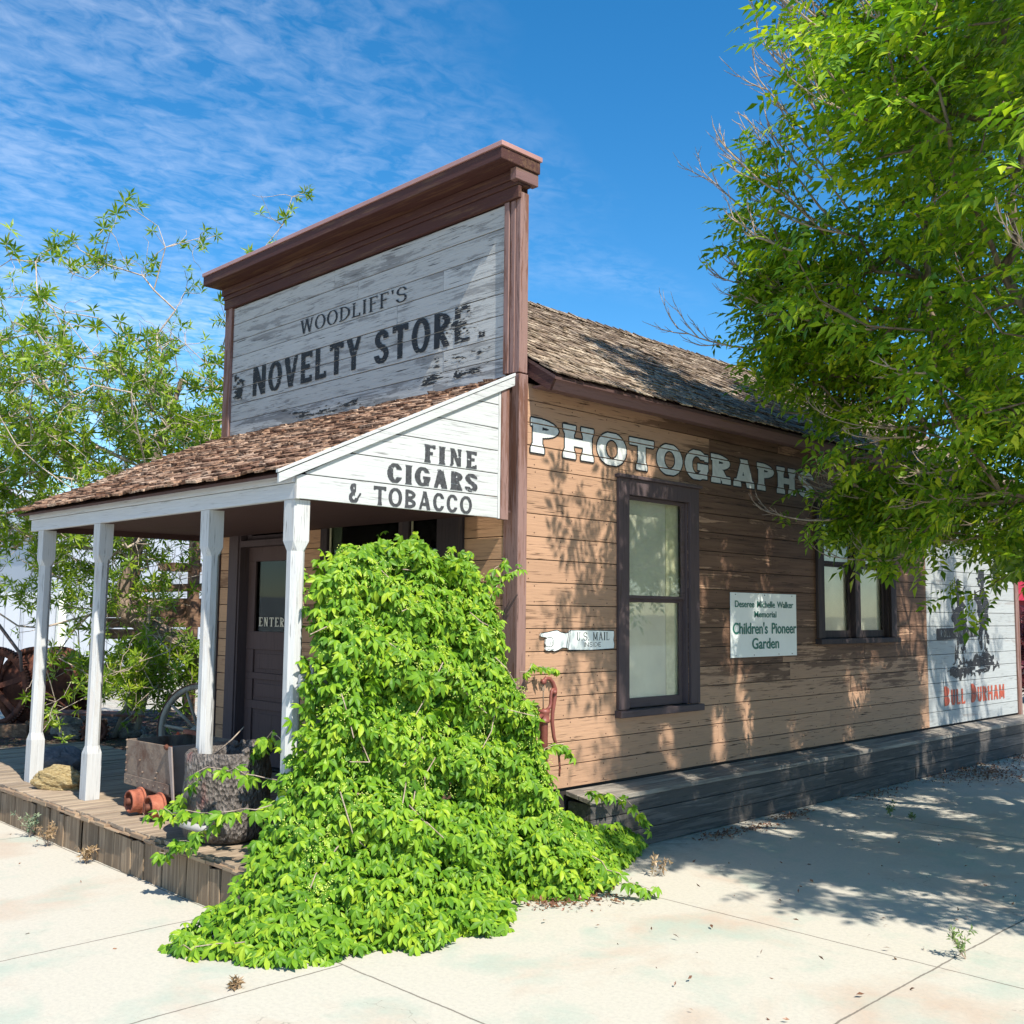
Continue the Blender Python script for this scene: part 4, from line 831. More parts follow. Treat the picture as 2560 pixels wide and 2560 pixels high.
# ================================================================ willow on the left
def willow():
    root = empty('desert_willow', (-6.9, 2.0, 0), 'sparse narrow-leaved desert willow with pale crooked branches behind the left end of the porch', 'tree')
    C = np.array([-7.9, .1, 3.9]); n = 980; d = rand_dirs(n); rr = RNG.uniform(.15, 1, n)**.5; A = C+d*rr[:, None]*np.array([2.5, 2.6, 2.45])
    A = A[~((A[:, 0] > -5.2))]; dens = np.clip((5.0-A[:, 2])*.7+.3, .14, .85); dens = np.where(A[:, 2] < 2.5, .38, dens); A = A[RNG.random(len(A)) < dens]
    low = np.array([-7.15, .75, .95])+RNG.normal(size=(60, 3))*np.array([.35, .45, .22]); tops = np.array([[-7.1, .25, 6.75], [-6.9, .6, 6.3], [-7.4, .1, 6.5], [-7.8, -.4, 6.3], [-6.8, 1.0, 6.5], [-6.2, 1.85, 6.75], [-6.15, 1.95, 7.15], [-6.4, 1.6, 6.3], [-6.5, 1.5, 5.9], [-6.6, 1.35, 5.4], [-7.9, -.9, 6.0], [-8.2, -1.2, 5.7], [-6.9, .9, 5.8], [-7.3, .5, 6.0]])
    A = np.concatenate([A, low, tops])
    base = [(-6.9, 2.0, -.05), (-7.05, 1.7, .7), (-7.15, 1.2, 1.3), (-7.3, .85, 1.5), (-7.47, .56, 1.68), (-7.5, .5, 1.95), (-7.42, .62, 2.35), (-7.36, .66, 2.9), (-7.3, .75, 3.5), (-7.2, .9, 4.2), (-7.12, 1.0, 4.7)]
    P, par, R, leaf = grow(base, [.15, .14, .13, .12, .11, .095, .085, .07, .06, .045, .03], A, .45, .0045, .05, .40)
    s = Segs(); s2 = Segs()
    for i in range(1, len(P)): (s2 if i < len(base) else s).add(P[par[i]], P[i], min(R[par[i]], R[i]*1.3), R[i])
    s2.mesh('trunk', m_bark_w, root, 10); s.mesh('limb', m_twig_w, root, 5)
    L_ = P[leaf]; tw = Segs(); pos = []
    for p in L_:
        for k in range(4 if p[2] < 5.3 else 3):
            d_ = rand_dirs(1, .25)[0]; e = p+d_*random.uniform(.08, .36); m_ = (p+e)/2+RNG.normal(size=3)*.03; tw.path([p, m_, e], .0048, .003); pos += [e, m_] if random.random() < .6 else [e]
        if random.random() < .65:
            q = p; d_ = rand_dirs(1)[0]; pts = [q]
            for k in range(6): d_ = d_+RNG.normal(size=3)*.35; d_ /= np.linalg.norm(d_); q = q+d_*.09; pts.append(q)
            tw.path(pts, .004, .0026)
    tw.mesh('pale_twig', m_twig_w, root, 4)
    pos = np.array(pos); parts = []
    for k in range(3):
        Q = pos[k::3]; parts.append(scatter(whorl(9, .13, .029, k), Q, rand_dirs(len(Q), .9), rand_dirs(len(Q)), RNG.uniform(.75, 1.25, len(Q))))
    lowc = np.array([-7.1, .75, .95])+RNG.normal(size=(150, 3))*np.array([.3, .42, .2]); parts.append(scatter(whorl(9, .12, .02, 5), lowc, rand_dirs(150, -.2), rand_dirs(150), RNG.uniform(.9, 1.3, 150)))
    hang = np.array([-7.3, -.25, 2.0])+RNG.normal(size=(130, 3))*np.array([.4, .55, .16]); parts.append(scatter(whorl(8, .12, .02, 6), hang, rand_dirs(130, -.8), rand_dirs(130), RNG.uniform(.9, 1.3, 130)))
    V, T = merge(parts); arrmesh('crown', V, T, leafmat('willow_leaf', [(0, (.055, .13, .010)), (.45, (.16, .27, .016)), (.8, (.31, .41, .025)), (1, (.48, .50, .05))], .40), root)
willow()
# ================================================================ creeper
m_creeper = leafmat('creeper_leaf', [(0, (.028, .10, .008)), (.30, (.085, .21, .012)), (.65, (.19, .35, .018)), (.92, (.38, .49, .03)), (1, (.50, .46, .06))], .24, .5, .3, 3.5)
def creeper():
    root = empty('creeper', (.4, -1.0, 0), 'bright green Virginia creeper heaped over the porch end and spilling on to the pavement', 'vine')
    ky = [-2.60, -2.42, -2.30, -2.2, -2.1, -2.0, -1.9, -1.83, -1.79, -1.72, -1.58, -1.4, -1.15, -.9, -.68, -.5, -.4, -.3, -.2, -.08, .06, .2, .35, .55, .8, 1.1, 1.3]
    kh = [.02, .08, .14, .26, .38, .54, .72, .98, 1.50, 1.88, 2.09, 2.12, 2.13, 2.12, 2.08, 2.02, 1.92, 1.70, 1.30, .84, .56, .40, .32, .25, .19, .10, .02]
    fy = [-2.62, -2.5, -2.36, -2.2, -1.9, -1.5, -1.2, -.9, -.64, -.4, -.16, .2, .6, .9, 1.2, 1.3]; fx = [.12, .30, .66, .80, .88, .98, 1.0, .86, .68, .82, .98, .72, .52, .40, .18, .1]
    H = lambda y: np.interp(y, ky, kh); F = lambda y: np.interp(y, fy, fx)
    def surf(y, t):
        h, f = H(y), F(y); z = h*(1-t)**1.05; s = np.clip(t*3.2, 0, 1); s = s*s*(3-2*s)
        x = .06+(np.minimum(.26, f*.4))*s+(f-.06-np.minimum(.26, f*.4))*np.clip(t, 0, 1)**(1.3+h*1.15)
        lump = .11*np.sin(y*7.3+z*5.1)*np.cos(z*8.7-y*3.1)+.045*np.sin(y*15+z*11); return np.stack([x+lump*np.minimum(1, h), y, z+.03], -1)
    n = 44000; y = RNG.uniform(-2.62, 1.3, n); t = RNG.uniform(0, 1, n); area = (H(y)+F(y)); k = RNG.random(n) < area/3.; k &= (np.sin(y*11+t*17)*np.cos(t*23-y*7)+.5*np.sin(y*29)*np.cos(t*37)) > RNG.normal(-.62, .28, n); y, t = y[k], t[k]; e = 1e-3
    P = surf(y, t); dy = surf(y+e, t)-P; dt = surf(y, t+e)-P; N_ = np.cross(dy, dt); N_ /= np.linalg.norm(N_, axis=1, keepdims=True)+1e-12; N_[N_[:, 0] < -.2] *= -1; 
    fl = N_[:, 0]+N_[:, 2] < 0; N_[fl] *= -1
    depth = RNG.choice([0., .05, .10, .17, .26], len(P), p=[.34, .26, .19, .13, .08]); P = P-N_*depth[:, None]+RNG.normal(size=P.shape)*.022; 
    ok = (P[:, 2] > .015) & ~((P[:, 0] < -.05) & (P[:, 2] < .3)); P, N_ = P[ok], N_[ok]
    nrm = N_*.55+np.array([.25, -.15, .75])+RNG.normal(size=P.shape)*.38; tip = N_*.55+np.array([0, 0, -.85])+RNG.normal(size=P.shape)*.55
    m = len(P); parts = [scatter(palmate(), P, nrm, tip, RNG.uniform(.34, .80, m))]
    st = Segs()
    def tend(pts, r=.0035, every=.05, sc=(.45, .9)):
        pts = [np.array(p, float) for p in pts]; Q = [pts[0]]
        for a, b_ in zip(pts[:-1], pts[1:]):
            for k in range(1, 5): Q.append(a+(b_-a)*k/4+RNG.normal(size=3)*.012)
        st.path(Q, r, r*.5); C_ = np.array(Q[1:]); C_ = np.concatenate([C_, C_[::2]+RNG.normal(size=C_[::2].shape)*.02]); k = len(C_)
        parts.append(scatter(palmate(), C_+np.array([0, 0, -.01]), np.array([.3, -.3, .7])+RNG.normal(size=(k, 3))*.35, np.array([.1, -.2, -.8])+RNG.normal(size=(k, 3))*.5, np.linspace(sc[1], sc[0], k)))
    # stray shoots
    tend([(.05, -1.85, .75), (-.3, -1.95, .80), (-.62, -2.02, .80), (-.85, -2.05, .62), (-1.0, -2.08, .52)]); tend([(.0, -1.95, .65), (-.3, -2.08, .58), (-.62, -2.12, .54), (-.95, -2.10, .50), (-1.15, -2.1, .47)]); tend([(-.3, -2.1, .56), (-.5, -2.15, .40), (-.75, -2.15, .34), (-.9, -2.16, .26)])
    tend([(.0, -1.8, .95), (-.25, -1.80, 1.0), (-.55, -1.7, .92), (-.7, -1.7, .82)]); tend([(-.05, -1.7, 1.25), (-.3, -1.55, 1.38), (-.55, -1.45, 1.36), (-.72, -1.4, 1.22)], sc=(.3, .6)); tend([(-.1, -1.65, .95), (-.35, -1.5, 1.12), (-.6, -1.4, 1.08), (-.75, -1.35, .95)], sc=(.25, .55))
    tend([(.1, -.35, 1.85), (.12, -.22, 2.02), (.14, -.08, 2.05)], sc=(.4, .7)); tend([(.12, -.35, 2.0), (.1, -.2, 2.12)], sc=(.5, .8)); tend([(.15, -.1, 1.35), (.1, .1, 1.38), (.08, .28, 1.36), (.06, .38, 1.35)], sc=(.35, .5))
    tend([(-.02, -1.75, 1.75), (-.12, -1.72, 1.95), (-.2, -1.68, 2.02)], sc=(.4, .6)); tend([(.3, .4, .50), (.34, .7, .46), (.36, .95, .30), (.38, 1.08, .16)], sc=(.5, .8)); tend([(.2, .1, .8), (.22, .25, .86), (.24, .36, .74)], sc=(.5, .8)); tend([(.5, -2.4, .1), (.3, -2.55, .06), (.12, -2.6, .04)], sc=(.5, .8)); tend([(.9, -.2, .25), (1.1, -.1, .12), (1.2, .05, .06)], sc=(.5, .8))
    for k in range(26):
        y0 = random.uniform(-1.9, .2); t0 = random.uniform(.05, .8); p = surf(np.array([y0]), np.array([t0]))[0]+np.array([.03, 0, 0]); q = p+np.array([random.uniform(.04, .1), random.uniform(-.3, .3), random.uniform(-.35, -.05)]); st.path([p, (p+q)/2+RNG.normal(size=3)*.03, q], .004, .003)
    V, T = merge(parts); arrmesh('foliage', V, T, m_creeper, root)
    st.mesh('stem', m_twig, root, 5)
    # tiny flower buds
    k = 620; y = RNG.uniform(-2.0, .1, k); t = RNG.uniform(0, .7, k); P = surf(y, t)+RNG.normal(size=(k, 3))*.02+np.array([.04, -.01, .02]); b = np.array([[1, 0, 0], [-1, 0, 0], [0, 1, 0], [0, -1, 0], [0, 0, 1], [0, 0, -1]])*.0045; oc = np.array([(0, 2, 4), (2, 1, 4), (1, 3, 4), (3, 0, 4), (2, 0, 5), (1, 2, 5), (3, 1, 5), (0, 3, 5)])
    P = np.repeat(P, 4, 0)+RNG.normal(size=(k*4, 3))*.013; V = (P[:, None]+b[None]).reshape(-1, 3); T = (oc[None]+(np.arange(len(P))*6)[:, None, None]).reshape(-1, 3); arrmesh('flower_bud', V, T, plain('flower_bud_green', (.50, .58, .12), .6), root)
creeper()
# ================================================================ things on the deck
def mat_rock(name, a, b, c, sc=9.):
    t = NT(name); co = t.coord(); n = t.noise(co, sc, 7, .7, .5); n2 = t.noise(co, sc*4, 5, .7); t.bump(t.math('ADD', n, t.math('MULTIPLY', n2, .4)), 1., .03); return t.fin(t.ramp(n, [(.3, c), (.5, a), (.7, b)]), .85, 0, .25)
def rock(name, loc, size, seed, mat, label, rough=.22, rotz_=0.):
    import bmesh
    bm_ = bmesh.new(); bmesh.ops.create_icosphere(bm_, subdivisions=5, radius=1); r = random.Random(seed); ph = [r.uniform(0, 6) for _ in range(12)]
    for v in bm_.verts:
        c = v.co.copy(); f = 1+rough*(math.sin(c.x*3.1+ph[0])*math.cos(c.y*2.7+ph[1])+.6*math.sin(c.z*5.3+ph[2]+c.x*4)*math.cos(c.y*6+ph[3])+.3*math.sin(c.x*13+ph[4])*math.sin(c.y*12+ph[5])*math.cos(c.z*11+ph[6])+.16*math.sin(c.x*25+ph[7])*math.sin(c.y*27+ph[8]+c.z*20))
        v.co = c*f
        if v.co.z < -.7: v.co.z = -.7
    me = bpy.data.meshes.new(name); bm_.to_mesh(me); bm_.free(); me.materials.append(mat); me.polygons.foreach_set('use_smooth', [True]*len(me.polygons))
    o = bpy.data.objects.new(name, me); COL.objects.link(o); o.scale = size; o.location = (loc[0], loc[1], loc[2]+.7*size[2]); o.rotation_euler[2] = rotz_; return tag(o, label, 'rock')
rock('rock', (-3.48, -1.76, .29), (.27, .12, .095), 4, mat_rock('yellow_rock', (.50, .37, .17), (.68, .56, .33), (.20, .12, .06), 7.), 'pale yellow rough rock on the deck between the two left porch posts', .24, .55)
rock('rock', (-4.42, -1.42, .29), (.22, .17, .13), 9, mat_rock('grey_rock', (.19, .19, .20), (.28, .27, .27), (.10, .10, .11), 3.), 'smooth dark grey boulder beside the leftmost porch post', .10, .9)
def barrel():
    r = empty('slag_barrel', (-.90, -1.72, .29), 'pitted dark stone-like barrel standing at the deck edge behind the creeper shoots', 'barrel')
    t = NT('pitted_cinder'); co = t.coord((1, 1, .55)); n = t.noise(co, 28., 6, .75); n2 = t.noise(co, 5., 5, .6); v = t.n('TexVoronoi'); t.L.new(co, v.inputs['Vector']); v.inputs['Scale'].default_value = 60
    c = t.ramp(n, [(.30, (.035, .030, .028)), (.50, (.17, .145, .13)), (.7, (.30, .27, .245))]); c = t.mix(t.step(n2, .58, .75), c, (.22, .05, .045)); t.bump(t.math('ADD', n, v.outputs['Distance']), 1., .03); m = t.fin(c, .8, 0, .35)
    rr = random.Random(3); ph = [rr.uniform(0, 6) for _ in range(9)]
    wob = lambda i, j: .022*math.sin(j*.39+ph[i % 9])+.015*math.sin(j*1.1+i*1.7)+rr.uniform(-.008, .008)
    prof = [(.0, 0), (.20, 0), (.25, .03), (.27, .08), (.275, .16), (.278, .25), (.27, .33), (.272, .42), (.268, .5), (.262, .545), (.245, .562), (.225, .555), (.215, .52), (.21, .35), (0, .30)]
    b = MB(); b.lathe(prof, 48, Matrix.Translation((-.90, -1.72, .292)), wob); b.build('barrel_body', m, r)
    rng = random.Random(5); b = MB()     # crumbled rim lumps
    for k in range(16):
        a = -.3+k*.16; x, y = -.90+.24*math.cos(a+.3), -1.72+.24*math.sin(a+.3); s = rng.uniform(.02, .045); M_ = Matrix.Translation((x, y, .85+rng.uniform(-.01, .02))) @ Matrix.Rotation(rng.uniform(0, 3), 4, (rng.random(), rng.random(), 1)); b.box(-s, s, -s*.7, s*.7, -s*.6, s*.6, M_)
    b.build('crumbled_rim', m, r, .008)
    h = MB(); pts = []
    for k in range(13): a = math.radians(205+k*9); pts.append((-.90+.30*math.cos(a), -1.72+.30*math.sin(a), .56-.02*k if k < 8 else .42-.004*(k-8)))
    h.tube(pts, .024, 10); h.build('rope_ring', plain('grey_rubber', (.36, .35, .35), .6), r)
    s = MB(); s.tube([(-.98, -1.80, .80), (-.86, -1.72, .92), (-.82, -1.66, 1.0)], [.006, .005, .003], 6); s.build('dry_stick', m_twig, r)
barrel()
def flanged_wheel(name, x, y, r, parent):
    Mx = Matrix.Translation((x, y, .29+r*1.0+.004)) @ Matrix.Rotation(math.pi/2, 4, 'X')
    # axis along y; the outer face looks towards -y
    w = MB(); r *= .93; w.lathe([(.02, .018), (r*.68, .018), (r*.70, .020), (r*.72, .048), (r*.75, .054), (r*.84, .054), (r*.89, .048), (r*.90, .04), (r*.905, -.024), (r*1.04, -.026), (r*1.06, -.031), (r*1.04, -.040), (r*.92, -.042), (r*.8, -.048), (.02, -.048)], 40, Mx); w.sm = [False]*len(w.f); o = w.build(name, m_wheel, parent)
    h = MB(); h.lathe([(0, .075), (.020, .075), (.024, .068), (.026, .02)], 14, Mx); h.lathe([(.0, .022), (r*.69, .022)], 24, Mx); h.box(-.006, .006, -.032, .032, .076, .086, Mx); h.build('hub', m_iron, o); return o
def ore_cart():
    r = empty('ore_cart', (-1.85, -1.45, .29), 'small rusty steel ore cart with orange flanged wheels on the porch deck', 'cart')
    X0, X1, Y0, Y1 = -2.34, -1.60, -1.74, -1.20
    b = MB(); zt, zb = .80, .465
    Mz = lambda y: Matrix(((1, 0, 0, 0), (0, 0, -1, y), (0, 1, 0, 0), (0, 0, 0, 1)))
    b.prism([(X0, zb), (X1-.02, zb-.01), (X1-.08, zt), (X0+.0, zt-.01)], .012, Mz(Y0+.012)); b.prism([(X0, zb), (X1-.02, zb-.01), (X1-.08, zt), (X0, zt-.01)], .012, Mz(Y1)); b.box(X0, X0+.012, Y0+.013, Y1-.013, zb, zt-.01); b.box(X0+.02, X1-.03, Y0+.013, Y1-.013, zb, zb+.012); bd = b.build('cart_body', m_cart, r, .003)
    b = MB(); b.box(X0+.004, X1-.03, Y0-.008, Y0-.001, zb+.004, zb+.075); b.build('rivet_strip', m_cart, bd, .002)
    b = MB(); rv = []
    for k in range(8): rv.append((X0+.05+k*.085, zb+.04))
    for k in range(5): rv += [(X0+.02, zb+.10+k*.055)]
    rv += [(-2.05, .58), (-2.1, .66), (-1.85, .56), (-1.83, .60)]
    for x, z in rv: b.lathe([(0, .012), (.006, .010), (.009, .0)], 8, Matrix.Translation((x, Y0-.001, z)) @ Matrix.Rotation(math.pi/2, 4, 'X'))
    b.build('rivet', m_cart, bd)
    b = MB(); Mt = Matrix(((1, 0, 0, 0), (0, 0, -1, Y0-.004), (0, 1, 0, 0), (0, 0, 0, 1))); b.prism([(X1+.03, .42), (X1+.055, .43), (X1-.01, .80), (X1-.065, .80)], .012, Mt); b.box(X1-.07, X1-.055, Y0+.02, Y1-.02, zb+.0, zt); b.build('tail_gate', plain('pale_steel', (.30, .25, .23), .6, .3), r, .003)
    b = MB(); b.tube([(X1-.07, Y0-.03, .79), (X1-.07, Y1+.03, .79)], .011, 10); b.tube([(X1-.07, Y0-.03, .79), (X1-.07, Y0-.01, .80)], .02, 8); b.build('hinge_rod', m_iron, r)
    b = MB(); b.box(-2.2, -1.62, -1.68, -1.64, .40, .452); b.box(-2.2, -1.62, -1.34, -1.30, .40, .452); b.tube([(-2.02, -1.80, .385), (-2.02, -1.20, .385)], .018, 10); b.tube([(-1.72, -1.80, .385), (-1.72, -1.20, .385)], .018, 10); b.box(-2.1, -1.55, -1.6, -1.4, .36, .40); b.build('underframe', m_iron, r, .003)
    for x in (-2.02, -1.72):
        flanged_wheel('wheel', x, -1.80, .095, r); flanged_wheel('wheel', x, -1.22, .095, r)
    b = MB(); b.box(X0+.02, X0+.30, Y1-.10, Y1-.06, zt-.0, zt+.03); b.build('orange_bar', m_wheel, r, .003)
ore_cart()
# ---- hand pump in front of the wall
def pump():
    r = empty('hand_pump', (.16, .14, 0), 'oxide-red cast iron hand pump in front of the wall corner', 'hand pump'); x = .16
    b = MB(); b.lathe([(.0, .3), (.028, .3), (.030, .98), (.032, .985), (.045, .99), (.047, 1.005), (.038, 1.012), (.040, 1.05), (.047, 1.06), (.047, 1.075), (.02, 1.085), (0, 1.085)], 24, Matrix.Translation((x, .135, 0))); b.build('pump_barrel', m_pump, r)
    b = MB(); b.tube([(x, .165, 1.075), (x, .195, 1.09), (x, .205, 1.12), (x, .205, 1.17), (x, .215, 1.205), (x, .235, 1.215)], [.012, .013, .012, .011, .013, .015], 10); b.lathe([(.0, .025), (.014, .025), (.014, -.025), (0, -.025)], 12, Matrix.Translation((x, .232, 1.195)) @ Matrix.Rotation(math.pi/2, 4, 'Y')); b.build('bracket', m_pump, r)
    b = MB(); b.tube([(x, .130, 1.275), (x, .155, 1.295), (x, .19, 1.292), (x, .225, 1.262), (x, .247, 1.215), (x, .245, 1.15), (x, .225, 1.05), (x, .222, .98), (x, .24, .88), (x, .275, .80), (x, .295, .74), (x, .305, .66), (x, .30, .60)], [.014, .014, .014, .016, .018, .016, .014, .014, .013, .011, .008, .0075, .007], 10); b.lathe([(0, .014), (.018, .014), (.018, -.014), (0, -.014)], 12, Matrix.Translation((x, .128, 1.272)) @ Matrix.Rotation(math.pi/2, 4, 'Y')); b.build('pump_handle', m_pump, r)
    b = MB(); b.tube([(x, .128, 1.275), (x, .128, 1.08)], .004, 8); b.box(x-.008, x+.008, .108, .134, 1.21, 1.235); b.build('piston_rod', m_cart, r)
    b = MB(); b.tube([(x+.01, .11, 1.04), (x+.02, .07, 1.035), (x+.03, .04, 1.01)], [.018, .016, .018], 10); b.build('spout', m_pump, r)
pump()
# ================================================================ yard junk on the left
def mesh_ring(mb, c, ax, ro, ri, th, n=48, teeth=0):
    ax = Vector(ax).normalized(); q = ax.to_track_quat('Z', 'Y').to_matrix().to_4x4(); M_ = Matrix.Translation(c) @ q
    mb.lathe([(ri, -th/2), (ro, -th/2), (ro, th/2), (ri, th/2), (ri, -th/2)], n, M_)
    for k in range(teeth):
        R_ = M_ @ Matrix.Rotation(2*math.pi*k/teeth, 4, 'Z'); mb.box(ro-.004, ro+.026, -.010, .010, -th/2, th/2, R_)
    return M_
def winch():
    r = empty('geared_winch', (-9.8, .3, 0), 'big rusty toothed gear wheel and drum of an old winch at the left edge', 'winch'); ax = Vector((.62, -.78, 0)); c0 = Vector((-9.90, -.14, .66)); c1 = Vector((-9.74, .36, .64))
    g = MB(); M_ = mesh_ring(g, c0, ax, .53, .45, .10, 64, 84)
    for k in range(6): g.box(.05, .46, -.035, .035, -.02, .02, M_ @ Matrix.Rotation(k*math.pi/3+.3, 4, 'Z'))
    g.lathe([(0, -.09), (.09, -.09), (.09, .09), (0, .09)], 20, M_); g.build('gear_wheel', m_iron, r)
    d = MB(); M2 = mesh_ring(d, c1, ax, .575, .50, .07, 64); d.lathe([(0, .02), (.51, .02), (.51, -.02), (0, -.02)], 48, M2); d.lathe([(0, .10), (.08, .10), (.08, 0)], 20, M2); d.build('drum_flange', m_iron, r)
    M3 = Matrix.Translation(c1-ax.normalized()*.55) @ ax.to_track_quat('Z', 'Y').to_matrix().to_4x4(); b = MB(); b.lathe([(.3, 0), (.3, .5)], 32, M3); b.lathe([(0, -.02), (.56, -.02), (.56, .02), (0, .02)], 40, M3); b.build('drum', m_iron, r)
    b = MB(); b.tube([(-9.45, -.45, 1.75), (-9.42, -.25, 1.48), (-9.33, -.02, 1.14), (-9.35, .02, .9)], .022, 8); b.build('lever', plain('grey_steel', (.22, .18, .18), .6, .3), r)
    b = MB(); b.tube([(-9.26, .18, .72), (-9.04, .72, .26)], .014, 8); b.build('brace_rod', m_iron, r)
    b = MB(); b.box(-.5, .5, -.09, .09, 0, .17, Matrix.Translation((-9.6, -.25, .03)) @ Matrix.Rotation(.9, 4, 'Z')); b.box(-.45, .6, -.09, .09, 0, .18, Matrix.Translation((-9.45, .62, .03)) @ Matrix.Rotation(1.1, 4, 'Z')); b.build('timber_base', m_log, r, .01)
winch()
def beamM(p, q, w, h):
    p, q = Vector(p), Vector(q); d = q-p; L_ = d.length; x = d.normalized(); z = Vector((0, 0, 1)) if abs(x.z) < .9 else Vector((0, 1, 0)); y = z.cross(x).normalized(); z = x.cross(y); M_ = Matrix(((x.x, y.x, z.x, p.x), (x.y, y.y, z.y, p.y), (x.z, y.z, z.z, p.z), (0, 0, 0, 1))); return (0, L_, -w/2, w/2, -h/2, h/2, M_)
def old_frame():
    r = empty('timber_headframe', (-10.3, 2.0, 0), 'ruined brown timber structure of stacked old beams behind the willow', 'timber frame')
    for i, z in enumerate((1.37, 1.53, 1.69, 1.84)): b = MB(); b.box(*beamM((-10.38, 1.42-.03*i, z), (-9.8, 2.75+.1*i, z+random.uniform(-.02, .02)), .14, .15)); b.build('wall_beam', m_log, r, .012)
    for (p, q, w) in (((-10.38, 1.44, 0), (-10.38, 1.44, 1.3), .13), ((-10.1, 1.98, 0), (-10.1, 1.98, 1.3), .13), ((-9.8, 2.7, 0), (-9.8, 2.7, 3.1), .14), ((-10.2, 1.9, 1.9), (-10.1, 1.95, 3.2), .12)): b = MB(); b.box(*beamM(p, q, w, w)); b.build('upright', m_log, r, .01)
    for z in (.70, .86): b = MB(); b.box(*beamM((-10.75, .45, z), (-10.2, 1.75, z), .14, .13)); b.build('rail_beam', m_log, r, .012)
    b = MB(); b.box(*beamM((-10.0, 2.2, 2.4), (-9.75, 2.8, 2.4), .1, .14)); b.box(*beamM((-10.2, 1.85, 2.05), (-9.7, 2.9, 2.1), .1, .12)); b.build('top_beam', m_log, r, .01)
old_frame()
for p, q, lab in (((-8.20, 1.36, 1.62), (-8.45, .93, .02), 'pale bleached pole leaning left among the willow branches'), ((-8.16, 1.38, 1.55), (-8.22, 1.10, .02), 'second pale pole standing steeper beside the leaning one')):
    b = MB(); b.tube([p, tuple((Vector(p)+Vector(q))/2+Vector((.02, .01, 0))), q], [.035, .04, .045], 8); tag(b.build('pole', m_pole), lab, 'pole', 'pale poles in the yard')
def wagon_wheel(loc, ang, tilt, R_, label):
    r = empty('wagon_wheel', loc, label, 'wheel'); Mw = Matrix.Translation(loc) @ Matrix.Rotation(ang, 4, 'Z') @ Matrix.Rotation(tilt, 4, 'Y') @ Matrix.Rotation(math.pi/2, 4, 'X')
    Mw = Mw @ Matrix.Translation((0, R_*.98, 0)) if False else Mw
    b = MB(); b.lathe([(R_*.90, -.025), (R_, -.025), (R_, .025), (R_*.90, .025), (R_*.90, -.025)], 48, Mw); b.build('rim', m_pole, r)
    b = MB(); b.lathe([(R_+.001, -.03), (R_+.012, -.03), (R_+.012, .03), (R_+.001, .03)], 48, Mw); b.build('iron_tyre', m_iron, r)
    b = MB(); b.lathe([(0, -.11), (.05, -.11), (.075, -.04), (.075, .04), (.05, .11), (0, .11)], 20, Mw); b.build('hub', m_pole, r)
    for k in range(12): b = MB(); Mk = Mw @ Matrix.Rotation(k*math.pi/6, 4, 'Z'); b.tube([tuple(Mk @ Vector((.06, 0, 0))), tuple(Mk @ Vector((R_*.92, 0, 0)))], [.018, .014], 8); b.build('spoke', m_pole, r)
wagon_wheel((-4.50, .02, .52), .45, .12, .48, 'grey spoked wagon wheel leaning by the left end of the shop front')
# sheet-iron plank, stones, orange scraps, small rusty cog
b = MB(); b.box(*beamM((-8.75, .15, .40), (-8.25, 1.25, .34), .5, .03)); tag(b.build('rusted_sheet', rusty('dusty_red_sheet', (.24, .12, .10), (.34, .20, .16), (.12, .06, .05)), None, .005), 'flat dusty red iron sheet lying on stones behind the porch', 'metal sheet')
m_stone = mat_rock('yard_stone', (.30, .26, .21), (.42, .37, .30), (.14, .11, .09), 5.)
for k, (x, y, s, lab) in enumerate(((-9.05, .55, .24, 'square brown stone at the foot of the winch drum'), (-8.55, .45, .18, 'brown stone propping the left end of the red iron sheet'), (-8.3, 1.1, .17, 'stone under the right end of the red iron sheet'), (-7.4, .9, .14, 'tan stone low beneath the willow leaves'))): rock('yard_rock', (x, y, .0), (s, s*.8, s*.75), 20+k, m_stone, lab, .15, k)['group'] = 'stones lying in the yard'
def scraps():
    for k, (x, y, z, lab) in enumerate(((-4.75, -.15, .30, 'orange painted iron bracket lying behind the ore cart'), (-4.30, .0-.42, .30, 'orange forked iron scrap standing behind the ore cart body'))):
        b = MB(); b.prism([(0, 0), (.05, 0), (.10, .20), (.07, .22), (.03, .10), (-.06, .18), (-.10, .16), (-.03, .05)], .03, Matrix.Translation((x, y, z)) @ Matrix.Rotation(.7, 4, 'Z') @ Matrix.Rotation(math.pi/2, 4, 'X')); tag(b.build('iron_bracket', m_orange, None, .004), lab, 'bracket', 'orange iron brackets')
    r = empty('rusty_cog', (-8.35, .35, 0), 'small rusty cog lying on the mulch left of the willow leaves', 'cog'); b = MB(); mesh_ring(b, (-8.2, .55, .17), (.8, -.5, .35), .16, .11, .05, 32, 20); b.build('cog_ring', m_iron, r); b = MB(); mesh_ring(b, (-8.25, .6, .15), (.8, -.5, .35), .09, .03, .06, 24); b.build('hub', m_iron, r)
scraps()
# ================================================================ background buildings
def mat_corr(name, col, axis='y', per=.30):
    t = NT(name); co = t.coord(); sp = t.n('SeparateXYZ'); t.L.new(co, sp.inputs[0]); v = sp.outputs[1 if axis == 'y' else 0]; fr = t.math('FRACT', t.math('DIVIDE', v, per)); l = t.math('LESS_THAN', fr, .06)
    c = t.mix(t.math('MULTIPLY', l, .8), col, tuple(k*.55 for k in col)); t.bump(l, .8, .02); return t.fin(c, .45, .0, .4)
m_metal = mat_corr('white_sheet_metal', (.40, .43, .485), 'y', .42)
mf = empty('metal_fence', (-21, 4, 0), 'tall white ribbed metal fence across the back of the yard', 'fence')
b = MB(); y = -12.
while y < 16: b.box(-21.1, -21.04, y, y+2.0, .05, 2.12); b.box(-21.04, -21.0, y+.02, y+.06, .05, 2.12); y += 2.02
b.build('fence_panel', m_metal, mf)
